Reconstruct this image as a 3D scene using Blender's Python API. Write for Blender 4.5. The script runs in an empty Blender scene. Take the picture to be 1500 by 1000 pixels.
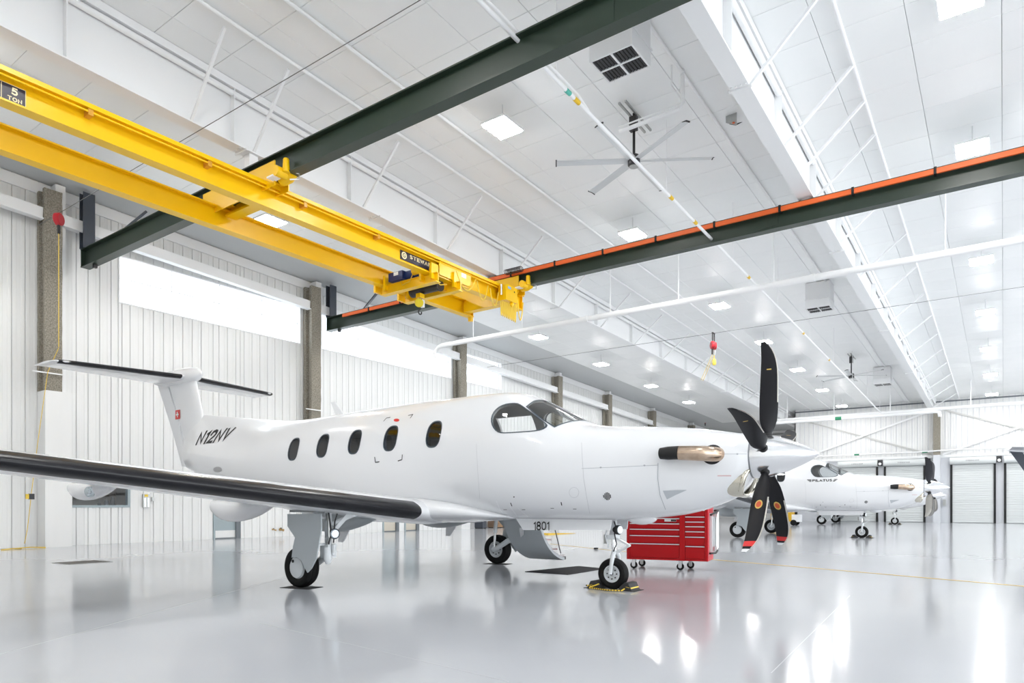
import bpy, bmesh, math, random
from math import sin, cos, pi, radians, sqrt, atan2
from mathutils import Vector, Matrix
from mathutils.bvhtree import BVHTree
random.seed(7)
scene = bpy.context.scene
C = scene.collection

# ------------------------------------------------------------------ camera
CAM_H = 1.111                      # eye height in metres
FPX, HOR = 1000.0, 740.0           # focal length in pixels, horizon row (1500 x 1000 frame)
YAW = math.atan(0.72)              # wall direction lies this far right of the optical axis
DX, DY = sin(YAW), cos(YAW)        # world X (along left wall) in (right, depth)
cam_d = bpy.data.cameras.new('camera'); cam = bpy.data.objects.new('camera', cam_d); C.objects.link(cam)
cam.location = (0, 0, CAM_H); cam.rotation_euler = (pi/2, 0, YAW - pi/2)
cam_d.sensor_width = 36; cam_d.lens = 24; cam_d.shift_y = (HOR-500)/1500.0; cam_d.clip_end = 400; cam_d.clip_start = 0.05
scene.camera = cam
# ------------------------------------------------------------------ world, exposure
world = bpy.data.worlds.new('daylight'); scene.world = world; world.use_nodes = True
wb = world.node_tree.nodes['Background']; wb.inputs[0].default_value = (0.93, 0.97, 1.0, 1); wb.inputs[1].default_value = 2.0
scene.view_settings.view_transform = 'Standard'; scene.view_settings.look = 'None'
scene.view_settings.gamma = 1; scene.view_settings.use_curve_mapping = False
scene.view_settings.exposure = 0.78
LAMP_EMIT = 84.0          # strength of the glowing lamp tubes

# ------------------------------------------------------------------ pixel helpers (pixel = direction, distance from a surface)
def w_ray(px, py):
    r, d = (px-750)/FPX, 1.0
    return Vector((r*DX + d*DY, -r*DY + d*DX, -(py-HOR)/FPX))
def on_z(px, py, z=0.0):
    v = w_ray(px, py); t = (z-CAM_H)/v.z; return Vector((v.x*t, v.y*t, z))
def on_y(px, py, y):
    v = w_ray(px, py); t = y/v.y; return Vector((v.x*t, y, CAM_H+v.z*t))
def on_x(px, py, x):
    v = w_ray(px, py); t = x/v.x; return Vector((x, v.y*t, CAM_H+v.z*t))
CE0, CES = 10.05, 0.0395
def ceil_z(x): return CE0 - CES*x
def on_ceil(px, py, off=0.0):
    v = w_ray(px, py); t = (CE0+off-CAM_H)/(v.z+CES*v.x); return Vector((v.x*t, v.y*t, CAM_H+v.z*t))
def rd(r, d): return Vector((r*DX+d*DY, -r*DY+d*DX, 0))

# ------------------------------------------------------------------ materials
MATS = {}
def mat(name, col, rough=0.5, metal=0.0, coat=0.0, spec=0.5, noise=None, bump=None, emit=None, trans=None):
    if name in MATS: return MATS[name]
    m = bpy.data.materials.new(name); m.use_nodes = True; nt = m.node_tree; b = nt.nodes['Principled BSDF']
    b.inputs['Base Color'].default_value = (*col, 1); b.inputs['Roughness'].default_value = rough
    b.inputs['Metallic'].default_value = metal; b.inputs['Coat Weight'].default_value = coat
    b.inputs['Coat Roughness'].default_value = 0.05; b.inputs['Specular IOR Level'].default_value = spec
    if emit: b.inputs['Emission Color'].default_value = (*emit[0], 1); b.inputs['Emission Strength'].default_value = emit[1]
    if noise:                                   # (scale, second colour, lo, hi, stretch)
        sc, c2, lo, hi, st = noise
        tc = nt.nodes.new('ShaderNodeTexCoord'); mp = nt.nodes.new('ShaderNodeMapping'); mp.inputs['Scale'].default_value = st
        n = nt.nodes.new('ShaderNodeTexNoise'); n.inputs['Scale'].default_value = sc; n.inputs['Detail'].default_value = 5
        rp = nt.nodes.new('ShaderNodeValToRGB'); rp.color_ramp.elements[0].position = lo; rp.color_ramp.elements[1].position = hi
        rp.color_ramp.elements[0].color = (*col, 1); rp.color_ramp.elements[1].color = (*c2, 1)
        nt.links.new(tc.outputs['Object'], mp.inputs['Vector']); nt.links.new(mp.outputs[0], n.inputs['Vector'])
        nt.links.new(n.outputs['Fac'], rp.inputs['Fac']); nt.links.new(rp.outputs['Color'], b.inputs['Base Color'])
    if bump:
        sc, stg = bump
        tc = nt.nodes.new('ShaderNodeTexCoord'); n = nt.nodes.new('ShaderNodeTexNoise'); n.inputs['Scale'].default_value = sc
        bp = nt.nodes.new('ShaderNodeBump'); bp.inputs['Strength'].default_value = stg; bp.inputs['Distance'].default_value = 0.02
        nt.links.new(tc.outputs['Object'], n.inputs['Vector']); nt.links.new(n.outputs['Fac'], bp.inputs['Height'])
        nt.links.new(bp.outputs[0], b.inputs['Normal'])
    MATS[name] = m; return m
def glass(name, tint, gloss=0.12, rough=0.02):
    m = bpy.data.materials.new(name); m.use_nodes = True; nt = m.node_tree; nt.nodes.clear()
    o = nt.nodes.new('ShaderNodeOutputMaterial'); mx = nt.nodes.new('ShaderNodeMixShader')
    t = nt.nodes.new('ShaderNodeBsdfTransparent'); g = nt.nodes.new('ShaderNodeBsdfGlossy')
    t.inputs[0].default_value = (*tint, 1); g.inputs['Roughness'].default_value = rough
    lw = nt.nodes.new('ShaderNodeFresnel'); lw.inputs[0].default_value = 1.45
    ad = nt.nodes.new('ShaderNodeMath'); ad.operation = 'ADD'; ad.inputs[1].default_value = gloss
    ge = nt.nodes.new('ShaderNodeNewGeometry'); iv = nt.nodes.new('ShaderNodeMath'); iv.operation = 'SUBTRACT'; iv.inputs[0].default_value = 1.0
    nt.links.new(ge.outputs['Backfacing'], iv.inputs[1]); ml = nt.nodes.new('ShaderNodeMath'); ml.operation = 'MULTIPLY'
    nt.links.new(lw.outputs[0], ad.inputs[0]); nt.links.new(ad.outputs[0], ml.inputs[0]); nt.links.new(iv.outputs[0], ml.inputs[1]); nt.links.new(ml.outputs[0], mx.inputs[0])
    nt.links.new(t.outputs[0], mx.inputs[1]); nt.links.new(g.outputs[0], mx.inputs[2]); nt.links.new(mx.outputs[0], o.inputs[0])
    MATS[name] = m; return m
WHITE_PAINT = mat('aircraft_white_paint', (0.86, 0.87, 0.89), 0.2, coat=0.4)
GREY_PAINT = mat('gear_grey_paint', (0.52, 0.56, 0.58), 0.35)
PALE_METAL = mat('gear_pale_enamel', (0.76, 0.79, 0.81), 0.3)
BOOT = mat('deice_boot_rubber', (0.007, 0.007, 0.010), 0.27, spec=0.4)
TYRE = mat('tyre_rubber', (0.006, 0.006, 0.006), 0.7, spec=0.25)
CHROME = mat('polished_chrome', (0.93, 0.93, 0.94), 0.15, metal=1.0)
BRONZE = mat('heat_stained_steel', (0.50, 0.36, 0.26), 0.22, metal=1.0, noise=(9, (0.66, 0.52, 0.40), 0.35, 0.65, (1, 1, 1)))
LIPMET = mat('intake_lip_metal', (0.70, 0.66, 0.56), 0.2, metal=1.0)
BLACK = mat('matt_black', (0.008, 0.008, 0.009), 0.6)
BLADE = mat('blade_black', (0.007, 0.007, 0.010), 0.42, spec=0.28)
BLADE_GREY = mat('blade_slate', (0.035, 0.036, 0.042), 0.4, spec=0.3)
BLADE_SILVER = mat('blade_silver', (0.42, 0.41, 0.38), 0.35, metal=0.6)
RED = mat('signal_red', (0.72, 0.03, 0.03), 0.4)
DECAL_BLACK = mat('decal_black', (0.01, 0.01, 0.01), 0.5)
DECAL_GOLD = mat('decal_gold', (0.75, 0.52, 0.12), 0.4)
LINE = mat('panel_gap', (0.42, 0.44, 0.47), 0.6)
WHITE = mat('white_enamel', (0.84, 0.85, 0.86), 0.42)
STEELW = mat('white_structural_paint', (0.93, 0.94, 0.95), 0.5)
WALLW = mat('white_wall_panel', (0.86, 0.865, 0.86), 0.45, noise=(3.0, (0.83, 0.835, 0.83), 0.35, 0.7, (1, 1, 0.15)))
GAP = mat('panel_joint', (0.50, 0.51, 0.52), 0.7)
CEILM = mat('ceiling_panel_white', (0.95, 0.965, 0.97), 0.4, noise=(1.2, (0.925, 0.945, 0.95), 0.35, 0.7, (1, 1, 1)))
GREEN = mat('dark_green_paint', (0.022, 0.040, 0.026), 0.35)
SLATE = mat('slate_blue_steel', (0.055, 0.066, 0.085), 0.4)
ORANGE = mat('conductor_orange', (0.90, 0.16, 0.03), 0.45)
YELLOW = mat('crane_yellow', (1.0, 0.60, 0.0), 0.34)
YELLOW_D = mat('crane_edge_ochre', (0.72, 0.36, 0.04), 0.4)
BLUE = mat('motor_blue', (0.012, 0.035, 0.17), 0.35)
DARKM = mat('dark_machine', (0.03, 0.03, 0.032), 0.45)
REDM = mat('reel_red', (0.45, 0.015, 0.025), 0.35)
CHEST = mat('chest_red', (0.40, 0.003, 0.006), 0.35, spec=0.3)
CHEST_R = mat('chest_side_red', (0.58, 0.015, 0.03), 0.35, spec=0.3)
ALU = mat('brushed_aluminium', (0.78, 0.79, 0.80), 0.28, metal=0.9)
STUCCO = mat('sprayed_fireproofing', (0.40, 0.37, 0.31), 0.95, noise=(34, (0.21, 0.19, 0.155), 0.36, 0.66, (1, 1, 0.7)), bump=(70, 0.9))
CORD = mat('yellow_cord', (0.86, 0.60, 0.06), 0.5)
BLUEGREY = mat('blue_grey_frame', (0.36, 0.43, 0.46), 0.4)
DARKGREYF = mat('door_edge_dark', (0.16, 0.18, 0.20), 0.4)
SHUT = mat('shutter_white', (0.74, 0.77, 0.77), 0.4)
FARGREY = mat('bay_wall_grey', (0.70, 0.72, 0.76), 0.5)
FLOORM = mat('grey_epoxy_floor', (0.52, 0.535, 0.565), 0.125, spec=0.32, noise=(0.35, (0.50, 0.515, 0.545), 0.35, 0.7, (1, 1, 1)), bump=(0.9, 0.02))
LAMP = mat('lamp_tube', (1, 1, 1), 0.5, emit=((1.0, 0.985, 0.96), LAMP_EMIT))
MATM = mat('black_mat', (0.02, 0.02, 0.022), 0.8)
BROWN = mat('office_brown', (0.26, 0.17, 0.11), 0.6)
BEIGE = mat('office_beige', (0.66, 0.61, 0.52), 0.6)
GALV = mat('galvanised', (0.45, 0.46, 0.45), 0.4, metal=0.7)
CABIN = mat('cabin_lining', (0.50, 0.50, 0.50), 0.7)
SEATM = mat('seat_leather', (0.28, 0.24, 0.20), 0.6)
NAVY = mat('dark_slate_livery', (0.055, 0.065, 0.085), 0.3, coat=0.3)
GL_CABIN = glass('cabin_glass', (0.16, 0.19, 0.24), 0.05)
GL_COCK = glass('cockpit_glass', (0.88, 0.90, 0.90), 0.05)
GL_WIN = glass('clear_glass', (0.96, 0.98, 1.0), 0.0)

# ------------------------------------------------------------------ mesh builder
def V(*a): return Vector(a)
class MB:
    def __init__(s): s.v = []; s.f = []
    def add(s, vs, fs):
        o = len(s.v); s.v += [tuple(v) for v in vs]; s.f += [tuple(i+o for i in f) for f in fs]; return s
    def box(s, x0, x1, y0, y1, z0, z1):
        return s.add([(x0,y0,z0),(x1,y0,z0),(x1,y1,z0),(x0,y1,z0),(x0,y0,z1),(x1,y0,z1),(x1,y1,z1),(x0,y1,z1)],
                     [(0,3,2,1),(4,5,6,7),(0,1,5,4),(1,2,6,5),(2,3,7,6),(3,0,4,7)])
    def cbox(s, c, sx, sy, sz): return s.box(c[0]-sx/2, c[0]+sx/2, c[1]-sy/2, c[1]+sy/2, c[2]-sz/2, c[2]+sz/2)
    def bar(s, p, q, w, h, up=(0,0,1)):
        p, q = Vector(p), Vector(q); d = (q-p).normalized(); up = Vector(up)
        if abs(d.dot(up)) > 0.98: up = Vector((1,0,0))
        sd = d.cross(up).normalized(); u = sd.cross(d)
        vs = [b + sd*(a*w/2) + u*(c*h/2) for b in (p, q) for a, c in ((-1,-1),(1,-1),(1,1),(-1,1))]
        return s.add(vs, [(0,1,2,3),(7,6,5,4),(0,4,5,1),(1,5,6,2),(2,6,7,3),(3,7,4,0)])
    def ibeam(s, p, q, h, b, tf=0.02, tw=0.014):      # p,q on the centre of the bottom face; z is up
        p, q = Vector(p), Vector(q); z = Vector((0,0,1))
        for a, w, t in ((tf/2, b, tf), (h-tf/2, b, tf), (h/2, tw, h-2*tf)): s.bar(p+z*a, q+z*a, w, t)
        return s
    def loft(s, rings, cap=True, closed=True):
        n = len(rings[0]); o = len(s.v)
        for r in rings: s.v += [tuple(p) for p in r]
        m = n if closed else n-1
        for i in range(len(rings)-1):
            for j in range(m):
                k = (j+1) % n; s.f.append((o+i*n+j, o+i*n+k, o+(i+1)*n+k, o+(i+1)*n+j))
        if cap and closed:
            s.f.append(tuple(o+j for j in reversed(range(n)))); s.f.append(tuple(o+(len(rings)-1)*n+j for j in range(n)))
        return s
    def tube(s, path, r, n=10, cap=True):
        path = [Vector(p) for p in path]; rs = r if isinstance(r, (list, tuple)) else [r]*len(path); rings = []; prev = None
        for i, p in enumerate(path):
            d = (path[min(i+1, len(path)-1)] - path[max(i-1, 0)]).normalized()
            if prev is None:
                a = Vector((0,0,1)) if abs(d.z) < 0.9 else Vector((1,0,0)); u = d.cross(a).normalized()
            else: u = (prev - d*prev.dot(d)).normalized()
            prev = u; w = d.cross(u)
            rings.append([p + (u*cos(2*pi*k/n) + w*sin(2*pi*k/n))*rs[i] for k in range(n)])
        return s.loft(rings, cap)
    def lathe(s, prof, o=(0,0,0), ax=(1,0,0), n=28, cap=True):   # prof: (along, radius)
        o, ax = Vector(o), Vector(ax).normalized(); a = Vector((0,0,1)) if abs(ax.z) < 0.9 else Vector((1,0,0))
        u = ax.cross(a).normalized(); w = ax.cross(u)
        return s.loft([[o + ax*t + (u*cos(2*pi*k/n)+w*sin(2*pi*k/n))*r for k in range(n)] for t, r in prof], cap)
    def prism(s, pts, vec):
        n = len(pts); vec = Vector(vec); a = [Vector(p) for p in pts]; o = len(s.v)
        s.v += [tuple(p) for p in a] + [tuple(p+vec) for p in a]
        s.f.append(tuple(o+i for i in range(n))); s.f.append(tuple(o+n+i for i in reversed(range(n))))
        for i in range(n):
            j = (i+1) % n; s.f.append((o+i, o+n+i, o+n+j, o+j))
        return s
    def mirror_y(s):
        o = len(s.v); nf = list(s.f); s.v += [(x,-y,z) for x, y, z in s.v]
        s.f += [tuple(i+o for i in reversed(f)) for f in nf]; return s
    def mesh(s, name, smooth=False, fix=True):
        me = bpy.data.meshes.new(name); me.from_pydata(s.v, [], s.f)
        if fix:
            bm = bmesh.new(); bm.from_mesh(me); bmesh.ops.recalc_face_normals(bm, faces=bm.faces); bm.to_mesh(me); bm.free()
        if smooth:
            for p in me.polygons: p.use_smooth = True
            try: me.set_sharp_from_angle(angle=radians(38))
            except Exception: pass
        me.update(); return me
    def build(s, name, m, parent=None, smooth=False, fix=True):
        return link(name, s.mesh(name, smooth, fix), m, parent)
def link(name, me, m=None, parent=None):
    o = bpy.data.objects.new(name, me); C.objects.link(o)
    if m is not None and me is not None and len(me.materials) == 0: me.materials.append(m)
    if parent is not None: o.parent = parent
    return o
def tag(o, label, cat, group=None):
    o['label'] = label; o['category'] = cat
    if group: o['group'] = group
    return o
def thing(name, label, cat, loc=(0,0,0), rz=0, group=None):
    o = bpy.data.objects.new(name, None); C.objects.link(o); o.empty_display_size = 0.2
    o.location = loc; o.rotation_euler = (0, 0, rz); return tag(o, label, cat, group)
def struct(o): o['kind'] = 'structure'; return o
def copy_tree(o, parent=None, skip=()):
    c = o.copy(); C.objects.link(c); c.parent = parent
    for ch in list(o.children):
        if ch.name.split('.')[0] in skip or ch.get('own'): continue
        copy_tree(ch, c, skip)
    return c
GLYPH = {'N': [[(0,0),(0,1),(.62,0),(.62,1)]], '1': [[(.02,.76),(.26,.97),(.26,0)]], '2': [[(.02,.72),(.08,.92),(.3,1),(.52,.92),(.58,.72),(.5,.5),(.02,.0),(.6,.0)]],
 'V': [[(0,1),(.31,0),(.62,1)]], '8': [[(.3,.52),(.08,.62),(.04,.8),(.14,.96),(.3,1),(.46,.96),(.56,.8),(.52,.62),(.3,.52),(.06,.42),(0,.22),(.12,.04),(.3,0),(.48,.04),(.6,.22),(.54,.42),(.3,.52)]],
 '0': [[(.3,0),(.1,.08),(0,.3),(0,.7),(.1,.92),(.3,1),(.5,.92),(.6,.7),(.6,.3),(.5,.08),(.3,0)]], '5': [[(.56,1),(.1,1),(.06,.56),(.3,.64),(.54,.54),(.6,.3),(.5,.08),(.28,0),(.0,.1)]],
 'S': [[(.56,.84),(.42,.98),(.2,1),(.04,.86),(.08,.64),(.5,.4),(.58,.2),(.44,.03),(.2,0),(.02,.14)]], 'T': [[(0,1),(.64,1)],[(.32,1),(.32,0)]], 'E': [[(.54,1),(0,1),(0,0),(.54,0)],[(0,.52),(.46,.52)]],
 'W': [[(0,1),(.2,0),(.42,.9),(.64,0),(.84,1)]], 'A': [[(0,0),(.32,1),(.64,0)],[(.12,.32),(.52,.32)]], 'R': [[(0,0),(0,1),(.36,1),(.54,.88),(.54,.64),(.38,.5),(0,.5)],[(.3,.5),(.58,0)]],
 'P': [[(0,0),(0,1),(.36,1),(.56,.86),(.56,.6),(.36,.46),(0,.46)]], 'I': [[(0,0),(0,1)]], 'L': [[(0,1),(0,0),(.5,0)]], 'U': [[(0,1),(0,.28),(.12,.05),(.3,0),(.48,.05),(.6,.28),(.6,1)]],
 'O': [[(.36,0),(.12,.1),(0,.35),(0,.65),(.12,.9),(.36,1),(.6,.9),(.72,.65),(.72,.35),(.6,.1),(.36,0)]], 'C': [[(.64,.78),(.5,.96),(.3,1),(.1,.88),(0,.6),(0,.36),(.12,.1),(.34,0),(.52,.04),(.65,.22)]],
 'G': [[(.64,.78),(.5,.96),(.3,1),(.1,.88),(0,.6),(0,.36),(.12,.1),(.34,0),(.52,.04),(.66,.2),(.66,.46),(.4,.46)]], 'D': [[(0,0),(0,1),(.34,1),(.56,.84),(.62,.5),(.56,.16),(.34,0),(0,0)]],
 'H': [[(0,0),(0,1)],[(.58,0),(.58,1)],[(0,.5),(.58,.5)]], '&': [[(.66,0),(.14,.72),(.16,.92),(.32,1),(.46,.9),(.44,.72),(.06,.42),(.0,.2),(.12,.03),(.3,0),(.5,.1),(.62,.42)]], '.': [[(0,0),(0,.03)]], ' ': []}
def text_mesh(body, shear=0.0, bold=False):          # lettering drawn as thick strokes, returned in a unit box
    w = .21 if bold else .145; mb = MB(); x = 0.0
    for ch in body:
        wd = 0.0
        for pl in GLYPH[ch]:
            pts = [Vector((p[0], p[1]*(1-w)+w/2)) for p in pl]; n = len(pts); closed = (pts[0]-pts[-1]).length < 1e-6; L = []; Rr = []
            wd = max(wd, max(p.x for p in pts))
            for i in range(n):
                a = pts[i]-pts[i-1] if i else (pts[0]-pts[-2] if closed else pts[1]-pts[0]); b = pts[i+1]-pts[i] if i < n-1 else (pts[1]-pts[0] if closed else pts[-1]-pts[-2])
                a = a.normalized(); b = b.normalized(); na = Vector((-a.y, a.x)); nb = Vector((-b.y, b.x)); m = na+nb
                m = m.normalized() if m.length > 1e-4 else na
                k = w/2/max(m.dot(na), .5); q = pts[i].copy()
                if i == 0 and not closed: q -= b*w/2*(1 if abs(b.x) > .9 or abs(b.y) > .9 else .3)
                if i == n-1 and not closed: q += a*w/2*(1 if abs(a.x) > .9 or abs(a.y) > .9 else .3)
                L.append(q+m*k); Rr.append(q-m*k)
            for i in range(n-1):
                o = len(mb.v); mb.v += [(x+p.x, min(max(p.y, 0), 1), 0) for p in (L[i], Rr[i], Rr[i+1], L[i+1])]; mb.f.append((o, o+1, o+2, o+3))
        x += wd + w + (.13 if ch != ' ' else .3)
    mb.v = [(a+shear*b, b, 0) for a, b, c in mb.v]
    xs = [v[0] for v in mb.v]; x0, x1 = min(xs), max(xs); mb.v = [((a-x0)/(x1-x0), b, 0) for a, b, c in mb.v]
    return mb.mesh('lettering', fix=False)
def text_on(name, body, o, u, v, m, parent=None, lift=0.002, shear=0.0, bold=False):   # o corner, u width vector, v height vector
    me = text_mesh(body, shear, bold); o, u, v = Vector(o), Vector(u), Vector(v); n = u.cross(v).normalized()
    for q in me.vertices: q.co = o + u*q.co.x + v*q.co.y + n*lift
    me.name = name; return link(name, me, m, parent)
def pchip(tab, x):
    xs = [r[0] for r in tab]
    if x <= xs[0]: return list(tab[0][1:])
    if x >= xs[-1]: return list(tab[-1][1:])
    i = max(k for k in range(len(xs)-1) if xs[k] <= x); h = xs[i+1]-xs[i]; t = (x-xs[i])/h; out = []
    for c in range(1, len(tab[0])):
        y = [r[c] for r in tab]
        def sl(k):
            if k == 0: return (y[1]-y[0])/(xs[1]-xs[0])
            if k == len(xs)-1: return (y[-1]-y[-2])/(xs[-1]-xs[-2])
            a = (y[k]-y[k-1])/(xs[k]-xs[k-1]); b = (y[k+1]-y[k])/(xs[k+1]-xs[k])
            return 0 if a*b <= 0 else 2*a*b/(a+b)
        m0, m1 = sl(i)*h, sl(i+1)*h
        out.append((2*t**3-3*t*t+1)*y[i] + (t**3-2*t*t+t)*m0 + (-2*t**3+3*t*t)*y[i+1] + (t**3-t*t)*m1)
    return out

# ================================================================== THE SETTING
YW = 21.0            # face of the left wall
XF = 52.1            # face of the far wall
floor = struct(MB().box(-7, 62, -14, 21.4, -0.25, 0).build('floor', FLOORM))
struct(MB().box(-90, 120, -90, 90, -0.45, -0.26).build('apron_ground', mat('apron_concrete', (0.78, 0.78, 0.77), 0.8)))
# thin saw-cut joints in the epoxy
jm = MB()
for a, b in (((380, 912), (745, 998)), ((1245, 872), (1130, 985)), ((0, 958), (430, 842))):
    p, q = on_z(*a), on_z(*b); jm.bar(p+V(0,0,0.0008), q+V(0,0,0.0008), 0.006, 0.001)
jm.build('floor_joint', mat('joint_pale', (0.66, 0.67, 0.69), 0.25), floor)

# ---- ceiling: sloping deck of liner panels
ceil_o = MB()
ceil_o.add([(-7,-14,ceil_z(-7)+.03),(62,-14,ceil_z(62)+.03),(62,21.4,ceil_z(62)+.03),(-7,21.4,ceil_z(-7)+.03),
            (-7,-14,ceil_z(-7)+.3),(62,-14,ceil_z(62)+.3),(62,21.4,ceil_z(62)+.3),(-7,21.4,ceil_z(-7)+.3)],
           [(0,3,2,1),(4,5,6,7),(0,1,5,4),(1,2,6,5),(2,3,7,6),(3,0,4,7)])
ceiling = struct(ceil_o.build('ceiling', mat('ceiling_joint', (0.62, 0.64, 0.65), 0.6)))
PX_, PY_ = 1.14, 1.33
slope = math.atan(CES); px_len = PX_/cos(slope)
pm = MB(); a, b = px_len/2-0.0035, PY_/2-0.0035
pm.add([(-a+.004,-b+.004,-.012),(a-.004,-b+.004,-.012),(a-.004,b-.004,-.012),(-a+.004,b-.004,-.012),
        (-a,-b,-.006),(a,-b,-.006),(a,b,-.006),(-a,b,-.006),(-a,-b,.028),(a,-b,.028),(a,b,.028),(-a,b,.028)],
       [(0,3,2,1)] + [(i, (i+1) % 4, 4+(i+1) % 4, 4+i) for i in range(4)] + [(4+i, 4+(i+1) % 4, 8+(i+1) % 4, 8+i) for i in range(4)])
panel_me = pm.mesh('ceiling_panel'); panel_me.materials.append(CEILM)
cells = []
for i in range(-8, 46):
    for j in range(-9, 13):
        x, y = 12.6 + (i-8)*PX_, 8.67 + (j-3)*PY_ - 2.66
        if not (-6.4 < x < 61.4 and -13.3 < y < 20.4): continue
        d = x*DY + y*DX; r = x*DX - y*DY
        vis = False
        if d > 1:
            u, w = 750+FPX*r/d, HOR-FPX*(ceil_z(x)-CAM_H)/d; vis = -90 < u < 1590 and w > -90
        cells.append((0 if vis else 1, d if d > 0 else 99, x, y))
cells.sort()
rest = MB()
for k, (hid, d, x, y) in enumerate(cells):
    if k < 300 and not hid:
        o = link('ceiling_panel', panel_me, None, ceiling); o.location = (x, y, ceil_z(x)); o.rotation_euler = (0, slope, 0)
    else:
        m4 = Matrix.Translation((x, y, ceil_z(x))) @ Matrix.Rotation(slope, 4, 'Y')
        rest.add([m4 @ v.co for v in panel_me.vertices], [tuple(p.vertices) for p in panel_me.polygons])
ro = rest.build('remaining_ceiling_panels', CEILM, ceiling, fix=False); ro['kind'] = 'stuff'

# ---- left wall
CLER = [(9.47, 15.85), (16.75, 24.3), (25.1, 28.24)]; CZ0, CZ1 = 7.03, 8.43
def wx(px): return on_y(px, 780, YW).x
D1 = (12.42, 13.40); D2 = (wx(560.5), wx(584)); D3 = (wx(592.5), wx(613.5))
OPEN = [(8.05, 9.80, 1.05, 2.05), (*D1, 0, 2.15), (*D2, 0, 2.2), (*D3, 0, 2.2)] + [(p, q, CZ0, CZ1) for p, q in CLER]
def solid_z(x, z1):
    hs = sorted((c, d) for a, b, c, d in OPEN if a-1e-4 < x < b+1e-4); z = 0; out = []
    for c, d in hs:
        if c-z > 0.02: out.append((z, c))
        z = d
    if z1-z > 0.02: out.append((z, z1))
    return out
edges = sorted({-7.0, 62.0} | {e for o in OPEN for e in o[:2]})
wl = MB()
for a, b in zip(edges, edges[1:]):
    for z0, z1 in solid_z((a+b)/2, 10.75): wl.box(a, b, YW+0.035, YW+0.22, z0, z1)
wall_left = struct(wl.build('wall_left', GAP))
PITCH = 0.305; cache = {}
brk = [8.05+PITCH*k for k in range(-9, 74)]
brk = sorted(set(brk) | {e for o in OPEN for e in o[:2] if e < brk[-1]})
out = [brk[0]]
ed = {e for o in OPEN for e in o[:2]}
for x in brk[1:]:
    if x-out[-1] < 0.10:
        if x in ed and out[-1] not in ed: out[-1] = x
        elif x in ed: out.append(x)
        continue
    out.append(x)
brk = out
def panel_mesh(w, z0, z1):
    key = (round(w, 3), round(z0, 2), round(z1, 2))
    if key not in cache:
        m = MB(); g = 0.007; h = w/2-g
        prof = [(-h, .035), (-h, .008), (-h+.012, 0), (h-.012, 0), (h, .008), (h, .035)]
        if w > 0.25:
            prof = [(-h,.035),(-h,.008),(-h+.012,0),(-.055,0),(-.045,.006),(.045,.006),(.055,0),(h-.012,0),(h,.008),(h,.035)]
        m.loft([[(x, y, z0) for x, y in prof], [(x, y, z1) for x, y in prof]])
        cache[key] = m.mesh('wall_panel'); cache[key].materials.append(WALLW)
    return cache[key]
for a, b in zip(brk, brk[1:]):
    for z0, z1 in solid_z((a+b)/2, 10.3):
        o = link('wall_panel', panel_mesh(b-a, z0, z1), None, wall_left); o.location = ((a+b)/2, YW, 0)
fr = MB(); x = brk[-1]
while x < 61.8:
    h = PITCH/2-.007; fr.loft([[(x+PITCH/2+u, YW+v, z) for u, v in ((-h,.035),(-h,.008),(-h+.012,0),(h-.012,0),(h,.008),(h,.035))] for z in (0, 10.3)]); x += PITCH
x = brk[0]-PITCH
while x > -6.9:
    h = PITCH/2-.007; fr.loft([[(x+PITCH/2+u, YW+v, z) for u, v in ((-h,.035),(-h,.008),(-h+.012,0),(h-.012,0),(h,.008),(h,.035))] for z in (0, 10.3)]); x -= PITCH
o = fr.build('remaining_wall_panels', WALLW, wall_left, fix=True); o['kind'] = 'stuff'
# eave trim along the top of the left wall
tr = MB(); tr.bar((-7, YW-.03, ceil_z(-7)-.16), (62, YW-.03, ceil_z(62)-.16), .05, .3)
struct(tr.build('trim_1', STEELW))

# clerestory windows (daylight behind)
def window(n, x0, x1, z0, z1, fm, gm, bars=(), fw=.05, zbars=()):
    f = MB()
    f.box(x0, x1, YW-.02, YW+.12, z0, z0+fw); f.box(x0, x1, YW-.02, YW+.12, z1-fw, z1)
    f.box(x0, x0+fw, YW-.02, YW+.12, z0+fw, z1-fw); f.box(x1-fw, x1, YW-.02, YW+.12, z0+fw, z1-fw)
    e = bpy.data.objects.new('window_%d' % n, None); C.objects.link(e); struct(e)
    f.build('window_frame', fm, e)
    xs = [x0+fw] + list(bars) + [x1-fw]; zs = [z0+fw] + list(zbars) + [z1-fw]
    for a, b in zip(xs, xs[1:]):
        for c, d in zip(zs, zs[1:]):
            MB().box(a+.006, b-.006, YW+.04, YW+.05, c+.006, d-.006).build('window_pane', gm, e)
    if zbars or bars:
        m = MB()
        for c in zbars: m.box(x0+fw, x1-fw, YW+.03, YW+.06, c-.012, c+.012)
        for c in bars: m.box(c-.012, c+.012, YW+.031, YW+.059, z0+fw, z1-fw)
        m.build('mullion', fm, e)
    return e
for i, (p, q) in enumerate(CLER):
    n = 4 if q-p > 5 else 2
    window(i+2, p, q, CZ0, CZ1, STEELW, GL_WIN, bars=[p+(q-p)*k/n for k in range(1, n)], fw=.04, zbars=(7.78,))
window(1, 8.05, 9.80, 1.05, 2.05, BLUEGREY, GL_WIN, fw=.07)
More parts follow.
